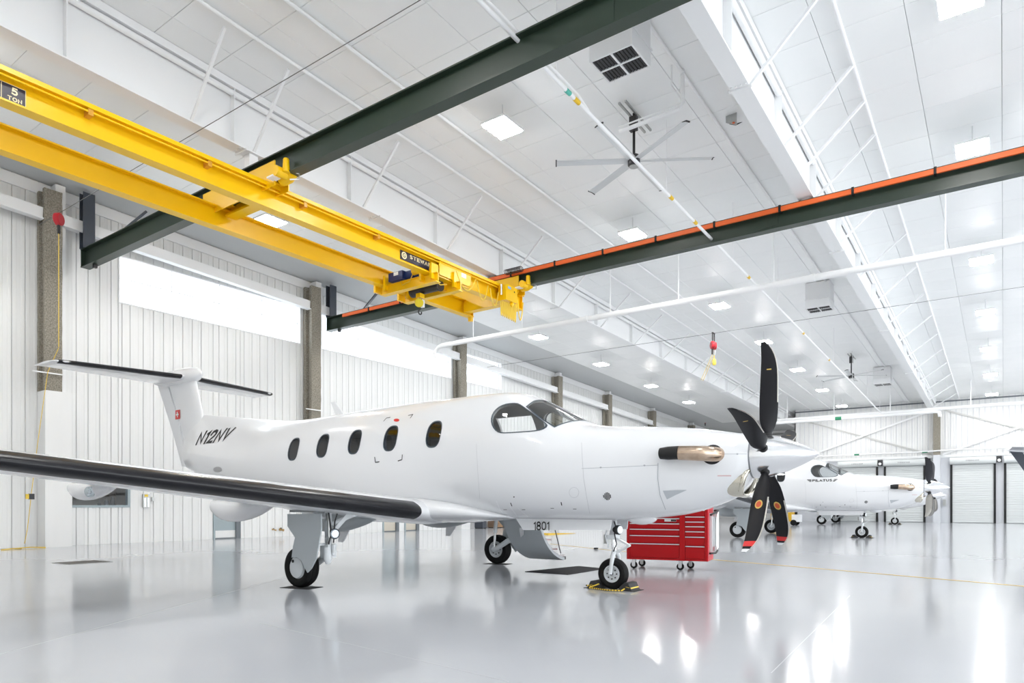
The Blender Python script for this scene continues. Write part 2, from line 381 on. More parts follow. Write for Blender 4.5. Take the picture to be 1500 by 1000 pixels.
# office seen through the low window
off = MB(); off.box(7.2, 11.2, 24.0, 24.1, 0, 2.6); off.box(7.1, 7.2, 21.22, 24.1, 0, 2.6); off.box(11.2, 11.3, 21.22, 24.1, 0, 2.6)
off.box(7.1, 11.3, 21.22, 24.1, 2.6, 2.7)
struct(off.build('wall_office', BEIGE))
struct(MB().box(7.1, 11.3, 21.4, 24.1, -.2, 0).build('floor_office', mat('office_floor', (0.3, 0.28, 0.26), 0.5)))
sh = thing('storage_shelf', 'brown office shelf with dark binders seen through the low wall window', 'shelf', (9.0, 23.4, 0))
for z in (0.5, 0.95, 1.4, 1.85): MB().box(-1.4, 1.4, -.2, .2, z, z+.04).build('shelf_board', BROWN, sh)
for x in (-1.4, 0, 1.36): MB().box(x, x+.04, -.2, .2, 0, 2.2).build('upright', BROWN, sh)
dk = thing('office_desk', 'plain brown desk standing under the low wall window', 'desk', (8.9, 21.75, 0))
MB().box(-.9, .9, -.32, .32, .98, 1.02).build('desk_top', BROWN, dk)
for x in (-.88, .82):
    for y in (-.3, .24): MB().box(x, x+.06, y, y+.06, 0, .98).build('leg', BROWN, dk)
for k, (x, h, w) in enumerate(((9.45, .3, .1), (9.62, .34, .12), (9.25, .22, .09), (8.25, .26, .14))):
    o = MB().lathe([(0, w/2), (.02, w/2+.004), (h*.7, w/2), (h*.85, w/4), (h, w/4)], (x, 21.7, 1.02), (0,0,1), 12).build('bottle', DARKM if k else NAVY, None, True)
    tag(o, ('dark spray bottle at the end of the office desk', 'tall dark bottle on the office desk', 'short dark bottle on the office desk', 'wide dark jar at the far end of the office desk')[k], 'bottle', 'bottles on the office desk')
# doors in the left wall
def wall_door(n, x0, x1, h, split):
    e = bpy.data.objects.new('door_%d' % n, None); C.objects.link(e); struct(e)
    f = MB(); f.box(x0, x0+.06, YW-.03, YW+.1, 0, h); f.box(x0+.06, x1-.16, YW-.03, YW+.1, h-.06, h); f.build('door_frame', BLUEGREY, e)
    MB().box(x1-.16, x1, YW-.03, YW+.1, 0, h).build('door_jamb', DARKGREYF, e)
    MB().box(x0+.06, x1-.16, YW+.04, YW+.08, split, h-.06).build('door_leaf', BLUEGREY, e)
    MB().box(x0+.06, x1-.16, YW+.045, YW+.075, .04, split).build('kick_panel', BEIGE if n > 1 else WALLW, e)
    MB().box(x0+.06, x1-.16, YW+.02, YW+.1, 0, .04).build('threshold', DARKGREYF, e)
wall_door(1, *D1, 2.15, 0.28); wall_door(2, *D2, 2.2, 0.42); wall_door(3, *D3, 2.2, 0.42)

# ---- far wall with roll-up doors, alcove to its left
fw = MB(); fw.box(XF+.03, XF+.25, -14, 12.28, 0, 8.6)
struct(MB().box(-7.2, -7.0, -14, 21.4, 0, 10.3).build('wall_back', WALLW))
wall_far = struct(fw.build('wall_far', FARGREY))
rb = MB(); y = -13.85
while y < 12.25:
    rb.loft([[(XF+v, y+u, z) for u, v in ((-.14,.03),(-.13,0),(-.03,0),(-.02,.014),(.02,.014),(.03,0),(.13,0),(.14,.03))] for z in (4.35, 8.5)]); y += .305
o = rb.build('far_wall_ribs', WALLW, wall_far); o['kind'] = 'stuff'
struct(MB().box(XF-.03, XF+.03, -14, 12.28, 4.2, 4.36).build('trim_2', STEELW))
struct(MB().box(XF-.06, XF+.03, -14, 12.28, 7.78, 7.86).build('trim_3', DARKGREYF))
struct(MB().box(XF+.03, 62, 12.1, 12.28, 0, 8.6).build('wall_alcove_side', WALLW))
struct(MB().box(62, 62.2, 12.1, 21.4, 0, 8.6).build('wall_alcove_end', WALLW))
g = MB()
for z in (6.55, 7.25): g.box(61.85, 62, 12.3, 21, z, z+.16)
struct(g.build('trim_4', mat('girt_grey', (0.34, 0.34, 0.33), 0.6)))
DOORS = [(11.25, 8.75), (8.15, 5.85+1.2), (6.55, 4.14), (2.78, .38), (-.02, -2.5), (-3.0, -5.4)]
DOORS = [(9.35, 6.9), (6.55, 4.14), (2.78, .38), (-.02, -2.45), (-2.9, -5.3), (-5.75, -8.1)]
for n, (ya, yb) in enumerate(DOORS):
    e = bpy.data.objects.new('door_%d' % (n+4), None); C.objects.link(e); struct(e)
    sl = MB().loft([[(XF-.04+v, y, z) for z, v in ((0.004,.012),(0.02,0),(.122,0),(.138,.012),(.138,.03),(.004,.03))] for y in (yb+.08, ya-.08)]).mesh('shutter_slat'); sl.materials.append(SHUT)
    for k in range(26):
        o = link('shutter_slat', sl, None, e); o.location = (0, 0, .02+k*.142)
    MB().box(XF-.10, XF+.03, ya-.12, ya, 0, 3.72).build('door_guide', BLACK, e)
    MB().box(XF-.10, XF+.03, yb, yb+.12, 0, 3.72).build('door_guide', BLACK, e)
    MB().lathe([(0, .01), (0, .22), (ya-yb, .22), (ya-yb, .01)], (XF-.24, yb, 3.95), (0,1,0), 20).build('shutter_drum', SHUT, e, True)
    text_on('drum_lettering', 'OVERHEAD DOOR', (XF-.4655, (ya+yb)/2+.35, 3.91), (0,-.7,0), (0,0,.075), mat('lettering_grey', (0.2, 0.2, 0.22), 0.5), e)
    MB().box(XF-.42, XF-.18, yb-.02-.28, yb-.02, 3.78, 4.16).build('drive_motor', DARKM, e)
    MB().lathe([(0, .09), (.05, .09)], (XF-.47, yb-.16, 3.9), (1,0,0), 14).build('motor_cap', STEELW, e)
MB().box(XF-.12, XF+.03, 3.02, 3.18, 1.1, 1.5).build('control_panel', GALV, wall_far)
MB().box(XF-.10, XF+.03, 3.35, 3.45, 1.15, 1.3).build('control_box', GALV, wall_far)
# X bracing rods and column on the far wall
def brace_pair(ya, yb, z0, z1, lab):
    t = thing('cross_brace', lab, 'brace', (XF-.12, (ya+yb)/2, (z0+z1)/2), 0, 'cross braces on the far wall')
    h, k = (ya-yb)/2, (z1-z0)/2
    MB().bar((0, h, -k), (0, -h, k), .07, .11).build('brace_bar', STEELW, t)
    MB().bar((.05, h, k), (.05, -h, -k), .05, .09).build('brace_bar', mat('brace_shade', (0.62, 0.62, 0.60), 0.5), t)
brace_pair(12.0, 3.75, 4.4, 7.3, 'crossed white brace bars left of the far wall column')
brace_pair(3.2, -4.6, 4.4, 7.3, 'crossed white brace bars beyond the far wall column above the doors')

# ================================================================== STEEL FRAME
COLX = [7.6, 16.15, 24.6, 33.2, 39.3, 46.2, 53.9]
CLAB = ['beside the red cord reel by the low wall window', 'between the two longest high windows', 'at the end of the second high window',
        'just past the last short high window', 'second past the last high window', 'third past the last high window', 'last of the row, in the alcove behind the far wall']
for k, x in enumerate(COLX):
    t = thing('steel_column', 'column sprayed with grey fireproofing on the white wall, '+CLAB[k], 'column', (x, 20.72, 0))
    top = ceil_z(x)-.02; m = MB()
    def hsec(s, z): return [(u*s, v*s, z) for u, v in ((-.21,-.24),(.21,-.24),(.21,-.12),(.09,-.10),(.09,.10),(.21,.12),(.21,.24),(-.21,.24),(-.21,.12),(-.09,.10),(-.09,-.10),(-.21,-.12))]
    zs = [4.15] + [4.15+(top-.25-4.15)*i/22 for i in range(1, 23)]
    m.loft([hsec(1+random.uniform(-.025, .025), z) for z in zs]); m.build('sprayed_shaft', STUCCO, t)
    MB().box(-.2, .44, -.26, .26, 0, 4.15).build('white_casing', WALLW, t)
    MB().box(.10, .34, -.1, .24, 4.15, top).build('white_post', STEELW, t)
    MB().bar((-.5, -.3, 4.6), (.2, -.3, 4.6), .04, .03).build('bracket_arm', STEELW, t)
# sloping rail along the left wall
for k in range(len(COLX)):
    a = COLX[k-1]+.22 if k else -6.0; b = COLX[k]-.22
    zz = lambda x: 8.98-.045*x+.17
    m = MB(); m.bar((a, 20.62, zz(a)), (b, 20.62, zz(b)), .14, .30)
    m.bar((a, 20.60, zz(a)-.155), (b, 20.60, zz(b)-.155), .22, .03)
    tag(m.build('wall_rail', STEELW), ('white steel rail along the left wall, ending at the column with the red cord reel', 'white steel rail above the first and longest high window',
        'white steel rail above the second high window', 'white steel rail above the short third high window', 'white steel rail past the last high window, first of three',
        'white steel rail past the last high window, middle of three', 'white steel rail running into the alcove')[k], 'rail', 'rails along the left wall')

def gb(x): return 8.68-.03*x
def girder(y, name, braces, side, lab, far):
    t = thing(name, lab, 'girder', (0, y, 0), 0, 'white roof girders')
    x0, x1 = -6.8, far
    def slab(w, za, zb):
        return MB().loft([[(x, -w/2, za(x)), (x, w/2, za(x)), (x, w/2, zb(x)), (x, -w/2, zb(x))] for x in (x0, x1)])
    slab(.32, lambda x: gb(x), lambda x: gb(x)+.03).build('bottom_flange', STEELW, t)
    slab(.32, lambda x: ceil_z(x)-.17, lambda x: ceil_z(x)-.02).build('top_flange', STEELW, t)
    slab(.02, lambda x: gb(x)+.03, lambda x: ceil_z(x)-.17).build('web', STEELW, t)
    MB().tube([(x0, side*.09, ceil_z(x0)-.25), (x1, side*.09, ceil_z(x1)-.25)], .06, 12).build('eave_pipe', STEELW, t, True)
    for x in [4.9+3.05*k for k in range(int((far-5)/3.05))]:
        MB().box(x-.012, x+.012, -.15, .15, gb(x)+.03, ceil_z(x)-.17).build('stiffener', STEELW, t)
    for x in (8.2, 11.9, 20.4, 29.5, 38.2):
        if x < far-1:
            m = MB(); m.box(x-.02, x+.02, -.2, .2, gb(x)-.03, gb(x)+.02)
            for u in (-.12, -.04, .04, .12): m.lathe([(0, .018), (.02, .018)], (x-.1, u, gb(x)-.02), (0,0,1), 6)
            m.build('splice_plate', STEELW, t)
    for x in braces:
        MB().bar((x, side*.13, gb(x)+.05), (x-.1, side*1.42, ceil_z(x)-.06), .05, .05).build('flange_brace', STEELW, t)
    return t
girder(12.8, 'roof_girder', [7.05, 8.4, 11.4, 14.5, 17.5, 20.5, 23.5, 26.5, 29.5, 33, 36, 39, 42, 45], -1, 'deep white roof girder hanging above the yellow crane', 61.9)
girder(3.7, 'roof_girder', [12.0, 14.3, 15.6, 17.0, 20, 23, 26, 29, 32, 35, 38, 41, 44, 47, 50], -1, 'deep white roof girder running to the far wall above the doors', XF-.05)
fc = thing('steel_column', 'column sprayed with grey fireproofing under the roof girder on the far wall', 'column', (XF-.22, 3.5, 0))
MB().box(-.18, .18, -.19, .19, 4.36, gb(XF)+.0).build('sprayed_shaft', STUCCO, fc)
MB().box(-.2, .2, -.2, .2, 0, 4.36).build('grey_casing', FARGREY, fc)
# slim tubes under the deck
for y, lab in ((14.2, 'between the left wall and the crane girder'), (11.15, 'beside the roof girder above the crane'), (9.9, 'between the rows of ceiling lights'), (5.05, 'beside the girder that reaches the far wall'), (2.3, 'past the girder that reaches the far wall')):
    tag(MB().tube([(-6.8, y, ceil_z(-6.8)-.07), (51.9, y, ceil_z(51.9)-.07)], .035, 8).build('ceiling_tube', STEELW, None, True), 'slim white tube under the ceiling '+lab, 'tube')

# ---- green crane runway beams
GZ, GH = 7.65, 0.50
GX = [8.42, 16.82]
for k, x in enumerate(GX):
    t = thing('runway_beam', ('plain dark green steel runway beam' if k == 0 else 'dark green steel runway beam carrying an orange conductor bar'), 'beam', (x, 0, GZ), 0, 'crane runway beams')
    MB().box(-.12, .12, -13.8, 20.6, 0, .025).build('bottom_flange', GREEN, t)
    MB().box(-.12, .12, -13.8, 20.6, GH-.025, GH).build('top_flange', GREEN, t)
    MB().box(-.009, .009, -13.8, 20.6, .025, GH-.025).build('web', GREEN, t)
    MB().box(-.11, .11, 20.575, 20.605, .02, GH-.02).build('end_plate', GREEN, t)
    MB().cbox((0, 20.0, -.05), .09, .09, .1).build('end_stop', DARKM, t)
    m = MB(); zt = ceil_z(x)-GZ-.05
    for y in (20.36, 20.58): m.box(-.15, .15, y-.012, y+.012, GH, zt)
    m.box(-.01, .01, 20.36, 20.58, GH, zt); m.build('support_post', SLATE, t)
    MB().bar((0, 18.7, GH), (.72, 18.7, GH+.85), .09, .06).build('kicker_brace', SLATE, t)
    for y in (12.8, 3.7, -5.4):
        m = MB(); m.box(-.1, .1, y-.09, y+.09, GH, gb(x)-GZ if y > -5 else ceil_z(x)-GZ-.03); m.build('hanger_plate', STEELW, t)
    m = MB()
    for y in (4.55, -4.0): m.box(-.022, .022, y-.22, y+.22, .09, GH-.09)
    m.build('splice_plate', GREEN, t)
    if k:
        MB().box(-.21, -.16, -13.6, 19.6, GH-.16, GH-.055).build('conductor_bar', ORANGE, t)
        bk = MB().cbox((-.15, 0, GH-.10), .16, .05, .15).mesh('bar_clamp'); bk.materials.append(BLACK)
        y = 18.2
        while y > -6:
            o = link('bar_clamp', bk, None, t); o.location = (0, y, 0); y -= 1.55

# ---- yellow overhead crane
crane = thing('overhead_crane', 'yellow double-girder overhead crane bridge hung from the green runway beams', 'crane', (0, 0, 7.14))
YN, YFG = 12.19, 13.9
for y, xe in ((YN, 17.35), (YFG, 17.05)):
    MB().ibeam((-5, y, 0), (xe, y, 0), .46, .24, .028, .016).build('bridge_girder', YELLOW, crane)
    MB().box(xe-.02, xe, y-.1, y+.1, .03, .43).build('end_plate', YELLOW, crane)
MB().box(-5, 17.3, YN-.17, YN+.17, .461, .475).build('walkway_cap', YELLOW_D, crane)
MB().box(-5, 17.3, YN-.20, YN-.165, .40, .475).build('cap_channel', YELLOW, crane)
MB().tube([(-5, YN-.15, .36), (16, YN-.15, .36)], .018, 8).build('festoon_rail', YELLOW, crane, True)
for x in (5.0, 7.05, 9.2, 11.3): MB().box(x-.04, x+.04, YN-.17, YN-.01, .30, .40).build('rail_bracket', YELLOW_D, crane)
for x in (8.42, 16.82):
    for s in (-1, 1): MB().box(x+s*.16-.012, x+s*.16+.012, 11.75, 14.35, .33, .83).build('truck_plate', YELLOW, crane)
    for y in (11.9, 13.6): MB().box(x-.148, x+.148, y, y+.6, .476, .505).build('truck_saddle', YELLOW, crane)
    for y in (11.95, 12.45, 13.65, 14.15):
        for s in (-1, 1): MB().lathe([(-.02, .075), (.02, .075), (.02, .09), (.032, .09)], (x+s*.09, y, .61), (s,0,0), 16).build('truck_wheel', DARKM, crane, True)
    MB().tube([(x-.3, 11.55, .52), (x-.02, 11.55, .52)], .10, 16).build('drive_motor', YELLOW, crane, True)
    MB().tube([(x+.02, 11.4, .52), (x+.02, 11.55, .52), (x+.02, 11.76, .52)], [.08, .13, .13], 16).build('gear_case', YELLOW, crane, True)
    m = MB(); m.tube([(x-.14, 11.42, .50), (x-.14, 11.42, .74)], [.075, .06], 14); m.lathe([(0, .065), (.03, .05), (.045, .01)], (x-.14, 11.42, .74), (0,0,1), 14); m.build('brake_motor', YELLOW, crane, True)
    MB().box(x-.32, x-.14, 11.6, 11.8, .42, .45).build('motor_plate', STEELW, crane)
    m = MB(); m.tube([(x-.05, 11.38, .55), (x+.05, 11.26, .5), (x+.02, 11.24, .38), (x-.1, 11.36, .36)], .014, 8); m.build('power_cable', ALU, crane, True)
m = MB(); 
for y in (12.7, 13.4): m.box(8.2, 8.6, y-.02, y+.02, .26, .34)
MB().box(8.44, 8.7, 12.3, 13.8, .28, .325).build('tie_beam', YELLOW, crane)
MB().box(16.55, 16.8, 12.3, 13.8, .05, .32).build('tie_beam', YELLOW, crane)
MB().cbox((17.0, YFG-.02, -.06), .1, .12, .14).build('bumper', YELLOW, crane)
cb = MB().box(16.05, 16.62, YN-.42, YN-.14, -.02, .44).build('control_box', YELLOW, crane)
MB().box(16.14, 16.3, YN-.423, YN-.42, .32, .39).build('box_sticker', mat('sticker_blue', (0.35, 0.5, 0.8), 0.5), cb)
MB().box(16.45, 16.49, YN-.425, YN-.42, .27, .31).build('box_switch', BLACK, cb)
MB().tube([(15.98, YN-.3, .12), (15.98, YN-.3, .42)], .035, 12).build('filter_bottle', ALU, crane, True)
m = MB()
for k in range(13):
    c = V(16.5, 11.55+k*.045, .95); m.tube([c+V(.11*cos(a), 0, .07*sin(a)) for a in [2*pi*i/10 for i in range(11)]], .01, 5, False)
m.build('coiled_cable', DARKM, crane, True)
fs = MB()
def loop(x0, x1, drop, yy=YN-.22, z=.30): fs.tube([(x0+(x1-x0)*t, yy, z-drop*(1-(2*t-1)**2)) for t in [i/10 for i in range(11)]], .018, 6)
loop(14.05, 14.9, .42); loop(14.95, 15.45, .48, z=.26); loop(15.55, 15.95, .46, z=.2)
for k in range(9): loop(15.95+k*.07, 16.02+k*.07, .42+.012*k, YN-.30-.012*k, -.06)
loop(16.65, 16.95, .56, YN-.4, .1)
fs.build('festoon_cable', CORD, crane, True)
m = MB(); m.tube([(16.35, YN-.35, -.15), (16.45, YN-.35, -.05)], .07, 10); m.build('cable_clamp', YELLOW, crane, True)
# maker's plates on the near girder
WEBY = YN-.012
p1 = MB().box(3.0, 4.14, WEBY-.012, WEBY, .055, .325).build('load_plate', mat('plate_navy', (0.03, 0.028, 0.045), 0.4), crane)
PLM = mat('plate_cream', (0.95, 0.86, 0.55), 0.5)
def ptext(s, x, z, w, h, par): text_on('plate_lettering', s, (x, WEBY-.0125, z), (w,0,0), (0,0,h), PLM, par, .001, bold=True)
ptext('5', 3.95, .18, .085, .115, p1); ptext('TON', 3.90, .085, .19, .065, p1); ptext('STEWART', 3.04, .19, .74, .115, p1); ptext('& CO.', 3.60, .115, .18, .05, p1)
m = MB(); m.box(3.82, 3.827, WEBY-.014, WEBY-.0121, .07, .31); m.box(3.0, 4.14, WEBY-.0135, WEBY-.0121, .055, .062); m.box(3.0, 4.14, WEBY-.0135, WEBY-.0121, .318, .325); m.box(4.132, 4.14, WEBY-.0135, WEBY-.0121, .055, .325)
m.build('plate_border', PLM, p1)
p2 = MB().box(12.15, 13.55, WEBY-.012, WEBY, .10, .33).build('maker_plate', mat('plate_navy', (0.03, 0.028, 0.045), 0.4), crane)
ptext('STEWART', 12.48, .20, .92, .10, p2)
MB().lathe([(0, .09), (.004, .09)], (12.28, WEBY-.012, .22), (0,-1,0), 20).build('maker_roundel', PLM, p2)
text_on('plate_lettering', 'G', (12.23, WEBY-.0165, .165), (.1,0,0), (0,0,.11), DECAL_BLACK, p2)
MB().box(14.35, 14.55, YN-.158, YN-.155, .22, .34).build('warning_sticker', STEELW, crane)
MB().box(13.45, 14.75, YN-.155, YN-.13, .04, .40).build('side_plate', YELLOW, crane)

# ---- hoist trolley
ho = thing('crane_hoist', 'yellow crane hoist trolley with blue motor and hook', 'hoist', (13.65, 12.9, 6.88))
for x in (-.45, .45):
    m = MB(); m.box(x-.014, x+.014, -1.05, 1.0, .02, .24); m.box(x-.09, x+.09, -1.05, 1.0, 0, .02); m.box(x-.06, x+.06, -1.05, 1.0, .24, .252); m.build('trolley_beam', YELLOW, ho)
    for y in (-.71, 1.0):
        MB().box(x-.13, x+.13, y-.22, y-.15, .1, .5).build('wheel_bracket', YELLOW, ho)
        MB().box(x-.13, x+.13, y+.15, y+.22, .1, .5).build('wheel_bracket', YELLOW, ho)
        for s in (-1, 1): MB().lathe([(0, .07), (.04, .07)], (x, y+s*.07, .358), (0,s,0), 14).build('trolley_wheel', YELLOW_D, ho, True)
MB().lathe([(0,.02),(0,.15),(.04,.15),(.05,.125),(1.0,.125),(1.01,.15),(1.05,.15),(1.05,.02)], (.12, -.62, .14), (0,1,0), 24).build('rope_drum', DARKM, ho, True)
m = MB(); m.box(-.60, -.2, .1, .62, .28, .50); m.build('motor_box', BLUE, ho)
m = MB(); m.tube([(-.4, -.45, .40), (-.4, .1, .40)], .12, 18); m.build('hoist_motor', BLUE, ho, True)
MB().box(-.605, -.60, .25, .42, .40, .49).build('motor_sticker', STEELW, ho)
MB().tube([(-.5, -.5, .42), (-.5, -.22, .42)], .10, 16).build('gear_motor', YELLOW, ho, True)
m = MB(); m.tube([(-.5, -.2, .38), (-.52, -.1, .18), (-.5, .2, .14), (-.45, .3, .3)], .012, 6); m.tube([(-.3, -.75, .3), (-.35, -.85, .1), (-.2, -.9, .02), (.1, -.85, .12)], .014, 6)
m.build('motor_cable', CORD, ho, True)
MB().lathe([(0,.05),(.12,.04),(.14,.02)], (.25, -.75, .3), (0,0,1), 12).build('beacon', mat('beacon_orange', (0.9, 0.2, 0.02), 0.4), ho, True)
hb = MB().box(-.08, .10, -.05, .10, -.12, 0).build('hook_hanger', YELLOW, ho)
m = MB()
for x in (-.03, .05): m.tube([(x, .0, .05), (x, 0, -.25)], .008, 6)
m.build('hoist_rope', DARKM, ho, True)
bl = MB().lathe([(-.03,.03),(-.03,.11),(-.01,.12),(.01,.12),(.03,.11),(.03,.03)], (-.08, -.02, -.27), (.72,.69,0), 20).build('hook_block', mat('block_yellow', (0.85, 0.70, 0.03), 0.4), ho, True)
MB().cbox((.06, 0, -.26), .1, .1, .2).build('block_cheek', STEELW, ho)
MB().tube([V(.0, .02, -.50) + V(.06*cos(a), 0, .06*sin(a)) for a in [pi/2+i*.42 for i in range(13)]] , .018, 8).build('hook', DARKM, ho, True)
MB().tube([(0, .02, -.44), (0, .02, -.34)], .02, 8).build('hook_shank', DARKM, ho, True)

# ================================================================== CEILING SERVICES
sp = thing('sprinkler_main', 'thick white pipe crossing the hall under the roof girders', 'pipe', (20.5, 0, 7.5))
MB().tube([(0, 18.2, 0), (0, -13.8, 0)], .095, 14).build('pipe', STEELW, sp, True)
m = MB(); m.tube([(0, 18.2, 0), (.02, 18.4, -.03), (.02, 18.6, -.2), (.02, 18.62, -.45)], .085, 12); m.build('elbow', STEELW, sp, True)
for y in (16.6, 14.3, 10.7, 8.3, 5.4, 1.2, -2.2): MB().tube([(0, y, .09), (0, y, ceil_z(20.5)-7.5)], .018, 8).build('hanger_rod', STEELW, sp)
for y in (11.6, 4.35, -.8): MB().tube([(0, y-.06, 0), (0, y+.06, 0)], .112, 14).build('coupling', STEELW, sp, True)
fp = thing('sprinkler_branch', 'white pipe with green bands hung in front of the far wall', 'pipe', (46.0, 0, 6.5))
MB().tube([(0, 12.0, -.04), (0, 3.2, 0), (0, 3.0, -.05), (.05, 2.95, -.3)], .10, 12).build('pipe', STEELW, fp, True)
MB().tube([(.4, 12.0, .18), (.4, -13.8, .22)], .09, 12).build('upper_pipe', STEELW, fp, True)
for y in (11.4, 8.6, 5.5, 1.5, -2, -6): MB().tube([(.4, y, .2), (.4, y, ceil_z(46.4)-6.5)], .03, 8).build('hanger_rod', STEELW, fp)
MB().tube([(0, 8.45, -.02), (0, 8.1, -.02)], .104, 12).build('green_band', mat('band_green', (0.02, 0.25, 0.12), 0.5), fp, True)
wp = thing('wall_pipe', 'thin white pipe with green bands along the far wall above the shutters', 'pipe', (XF-.4, 0, 4.55))
MB().tube([(0, 12.0, 0), (0, 4.6, .05), (-.05, 2.4, .1), (-.05, -13.8, .15)], .05, 10).build('pipe', STEELW, wp, True)
for y in (8.3, 4.3): MB().tube([(0, y, .03), (0, y-.3, .03)], .056, 10).build('green_band', mat('band_green', (0.02, 0.25, 0.12), 0.5), wp, True)
for y in (11, 6, 0, -6): MB().box(-.02, .4, y-.02, y+.02, -.02, .02).build('pipe_bracket', STEELW, wp)
GOFF = 1.6
def gas(px, py): return on_ceil(px, py, -GOFF)
gy = gas(930, 235).y
gp = thing('gas_pipe', 'slim white gas pipe with yellow labels running the length of the hall', 'pipe', (0, gy, 0))
gz = lambda x: ceil_z(x)-GOFF
MB().tube([(7.0, 0, gz(7.0)), (45.8, 0, gz(45.8))], .036, 10).build('pipe', STEELW, gp, True)
MB().tube([(7.0, 0, gz(7)+.12), (10.2, 0, gz(10.2)+.12), (10.6, 0, gz(10.6)+.02)], .024, 8).build('side_pipe', STEELW, gp, True)
for px, py in ((852, 139), (990, 284), (1029, 320), (1101, 403), (1181, 486), (1221, 525)):
    q = gas(px, py); MB().tube([(q.x, 0, gz(q.x)), (q.x+.17, 0, gz(q.x+.17))], .040, 10).build('yellow_label', mat('label_yellow', (0.85, 0.55, 0.02), 0.5), gp, True)
q = gas(845, 132); MB().tube([(q.x-.12, 0, gz(q.x)), (q.x+.02, 0, gz(q.x))], .040, 10).build('green_label', mat('label_green', (0.1, 0.5, 0.4), 0.5), gp, True)
for x in [9.5+4.5*k for k in range(9)]: MB().tube([(x, 0, gz(x)), (x, 0, ceil_z(x)-.01)], .008, 6).build('hanger_rod', STEELW, gp)

# ---- ceiling lights
lamp_me = MB().box(-.045, .045, -.28, .28, -.03, 0).mesh('light_tube'); lamp_me.materials.append(LAMP)
house_me = MB().box(-.36, .36, -.30, .30, 0, .05).mesh('light_housing'); house_me.materials.append(WHITE)
LX = [-2.6, 4.7, 11.6, 17.85, 25.2, 31.0, 37.1, 43.0, 48.9]  # first two positions are unseen lamps added for more floor light
LROW = ['past both girders', 'between the girders', 'by the left wall', 'added on the open side']
ORD = ['first', 'second', 'third', 'fourth', 'fifth', 'sixth', 'seventh', 'added eighth', 'added ninth']
for j, y0 in enumerate((.55, 8.6, 16.7, -7.5)):  # last row is out of view, added to light the floor
    for i, x in enumerate(LX):
        if j == 2 and x > 46: continue
        y = y0
        if j == 0 and i == 2: x = 12.8
        z = ceil_z(x)-.5
        t = thing('ceiling_light', 'hanging white high-bay light, %s from the far wall, row ' % ORD[(len(LX)-1 if j != 2 else len(LX)-2)-i] + LROW[j], 'light', (x, y, z), 0, 'hanging ceiling lights')
        link('light_housing', house_me, None, t)
        for u in (-.27, -.09, .09, .27): o = link('light_tube', lamp_me, None, t); o.location = (u, 0, 0)
        MB().tube([(0, 0, .05), (0, 0, .49)], .012, 6).build('hanger_rod', ALU, t)
t = thing('ceiling_light', 'added high-bay light brightening the alcove beyond the far wall', 'light', (57.0, 16.7, ceil_z(57)-.5), 0, 'hanging ceiling lights')  # extra lamp added to brighten the dark alcove
link('light_housing', house_me, None, t); MB().tube([(0, 0, .05), (0, 0, .49)], .012, 6).build('hanger_rod', ALU, t)
for u in (-.27, -.09, .09, .27): o = link('light_tube', lamp_me, None, t); o.location = (u, 0, 0)
# ---- big ceiling fans
def fan(x, y, lab):
    zc = ceil_z(x); zh = zc-1.08
    t = thing('ceiling_fan', lab, 'fan', (x, y, zh), 0, 'six-blade ceiling fans')
    MB().tube([(0, 0, .1), (0, 0, 1.0)], .028, 10).build('down_rod', BLACK, t)
    MB().lathe([(-.13,.02),(-.13,.10),(-.10,.13),(.06,.13),(.10,.11),(.12,.05)], (0,0,0), (0,0,1), 24).build('motor_hub', DARKM, t, True)
    MB().lathe([(0,.10),(.006,.10)], (0,0,-.137), (0,0,1), 24).build('hub_plate', GALV, t, True)
    m = MB(); m.bar((-.02, -.0, .62), (-.02, 0, .92), .16, .10); m.build('mount_bracket', DARKM, t)
    for u in (-.07, .07): MB().bar((-.55, u, .98), (.7, u, .93), .04, .04).build('mount_strut', GALV, t)
    for k in range(6):
        a = radians(2+60*k); d = V(cos(a), sin(a), 0); s = V(-sin(a), cos(a), 0)
        rings = []
        for r in (.12, 1.64):
            c = d*r; rings.append([c+s*u+V(0,0,v) for u, v in ((-.085,-.02),(0,.014),(.085,.012),(.085,.004),(0,.002),(-.085,-.028))])
        MB().loft(rings).build('fan_blade', mat('fan_grey', (0.66, 0.68, 0.69), 0.4, metal=.1), t)
        c = d*1.65; MB().loft([[c+d*e+s*u+V(0,0,v) for u, v in ((-.09,-.03),(0,.02),(.09,.022),(.09,-.0),(0,-.004),(-.09,-.04))] for e in (-.012, .012)]).build('blade_tip', DARKM, t)
fan(13.3, 6.38, 'six-blade white ceiling fan with black hub below the square air vent')
q = on_ceil(1247, 550, -1.08); fan(q.x, q.y, 'six-blade white ceiling fan with black hub far down the hall')
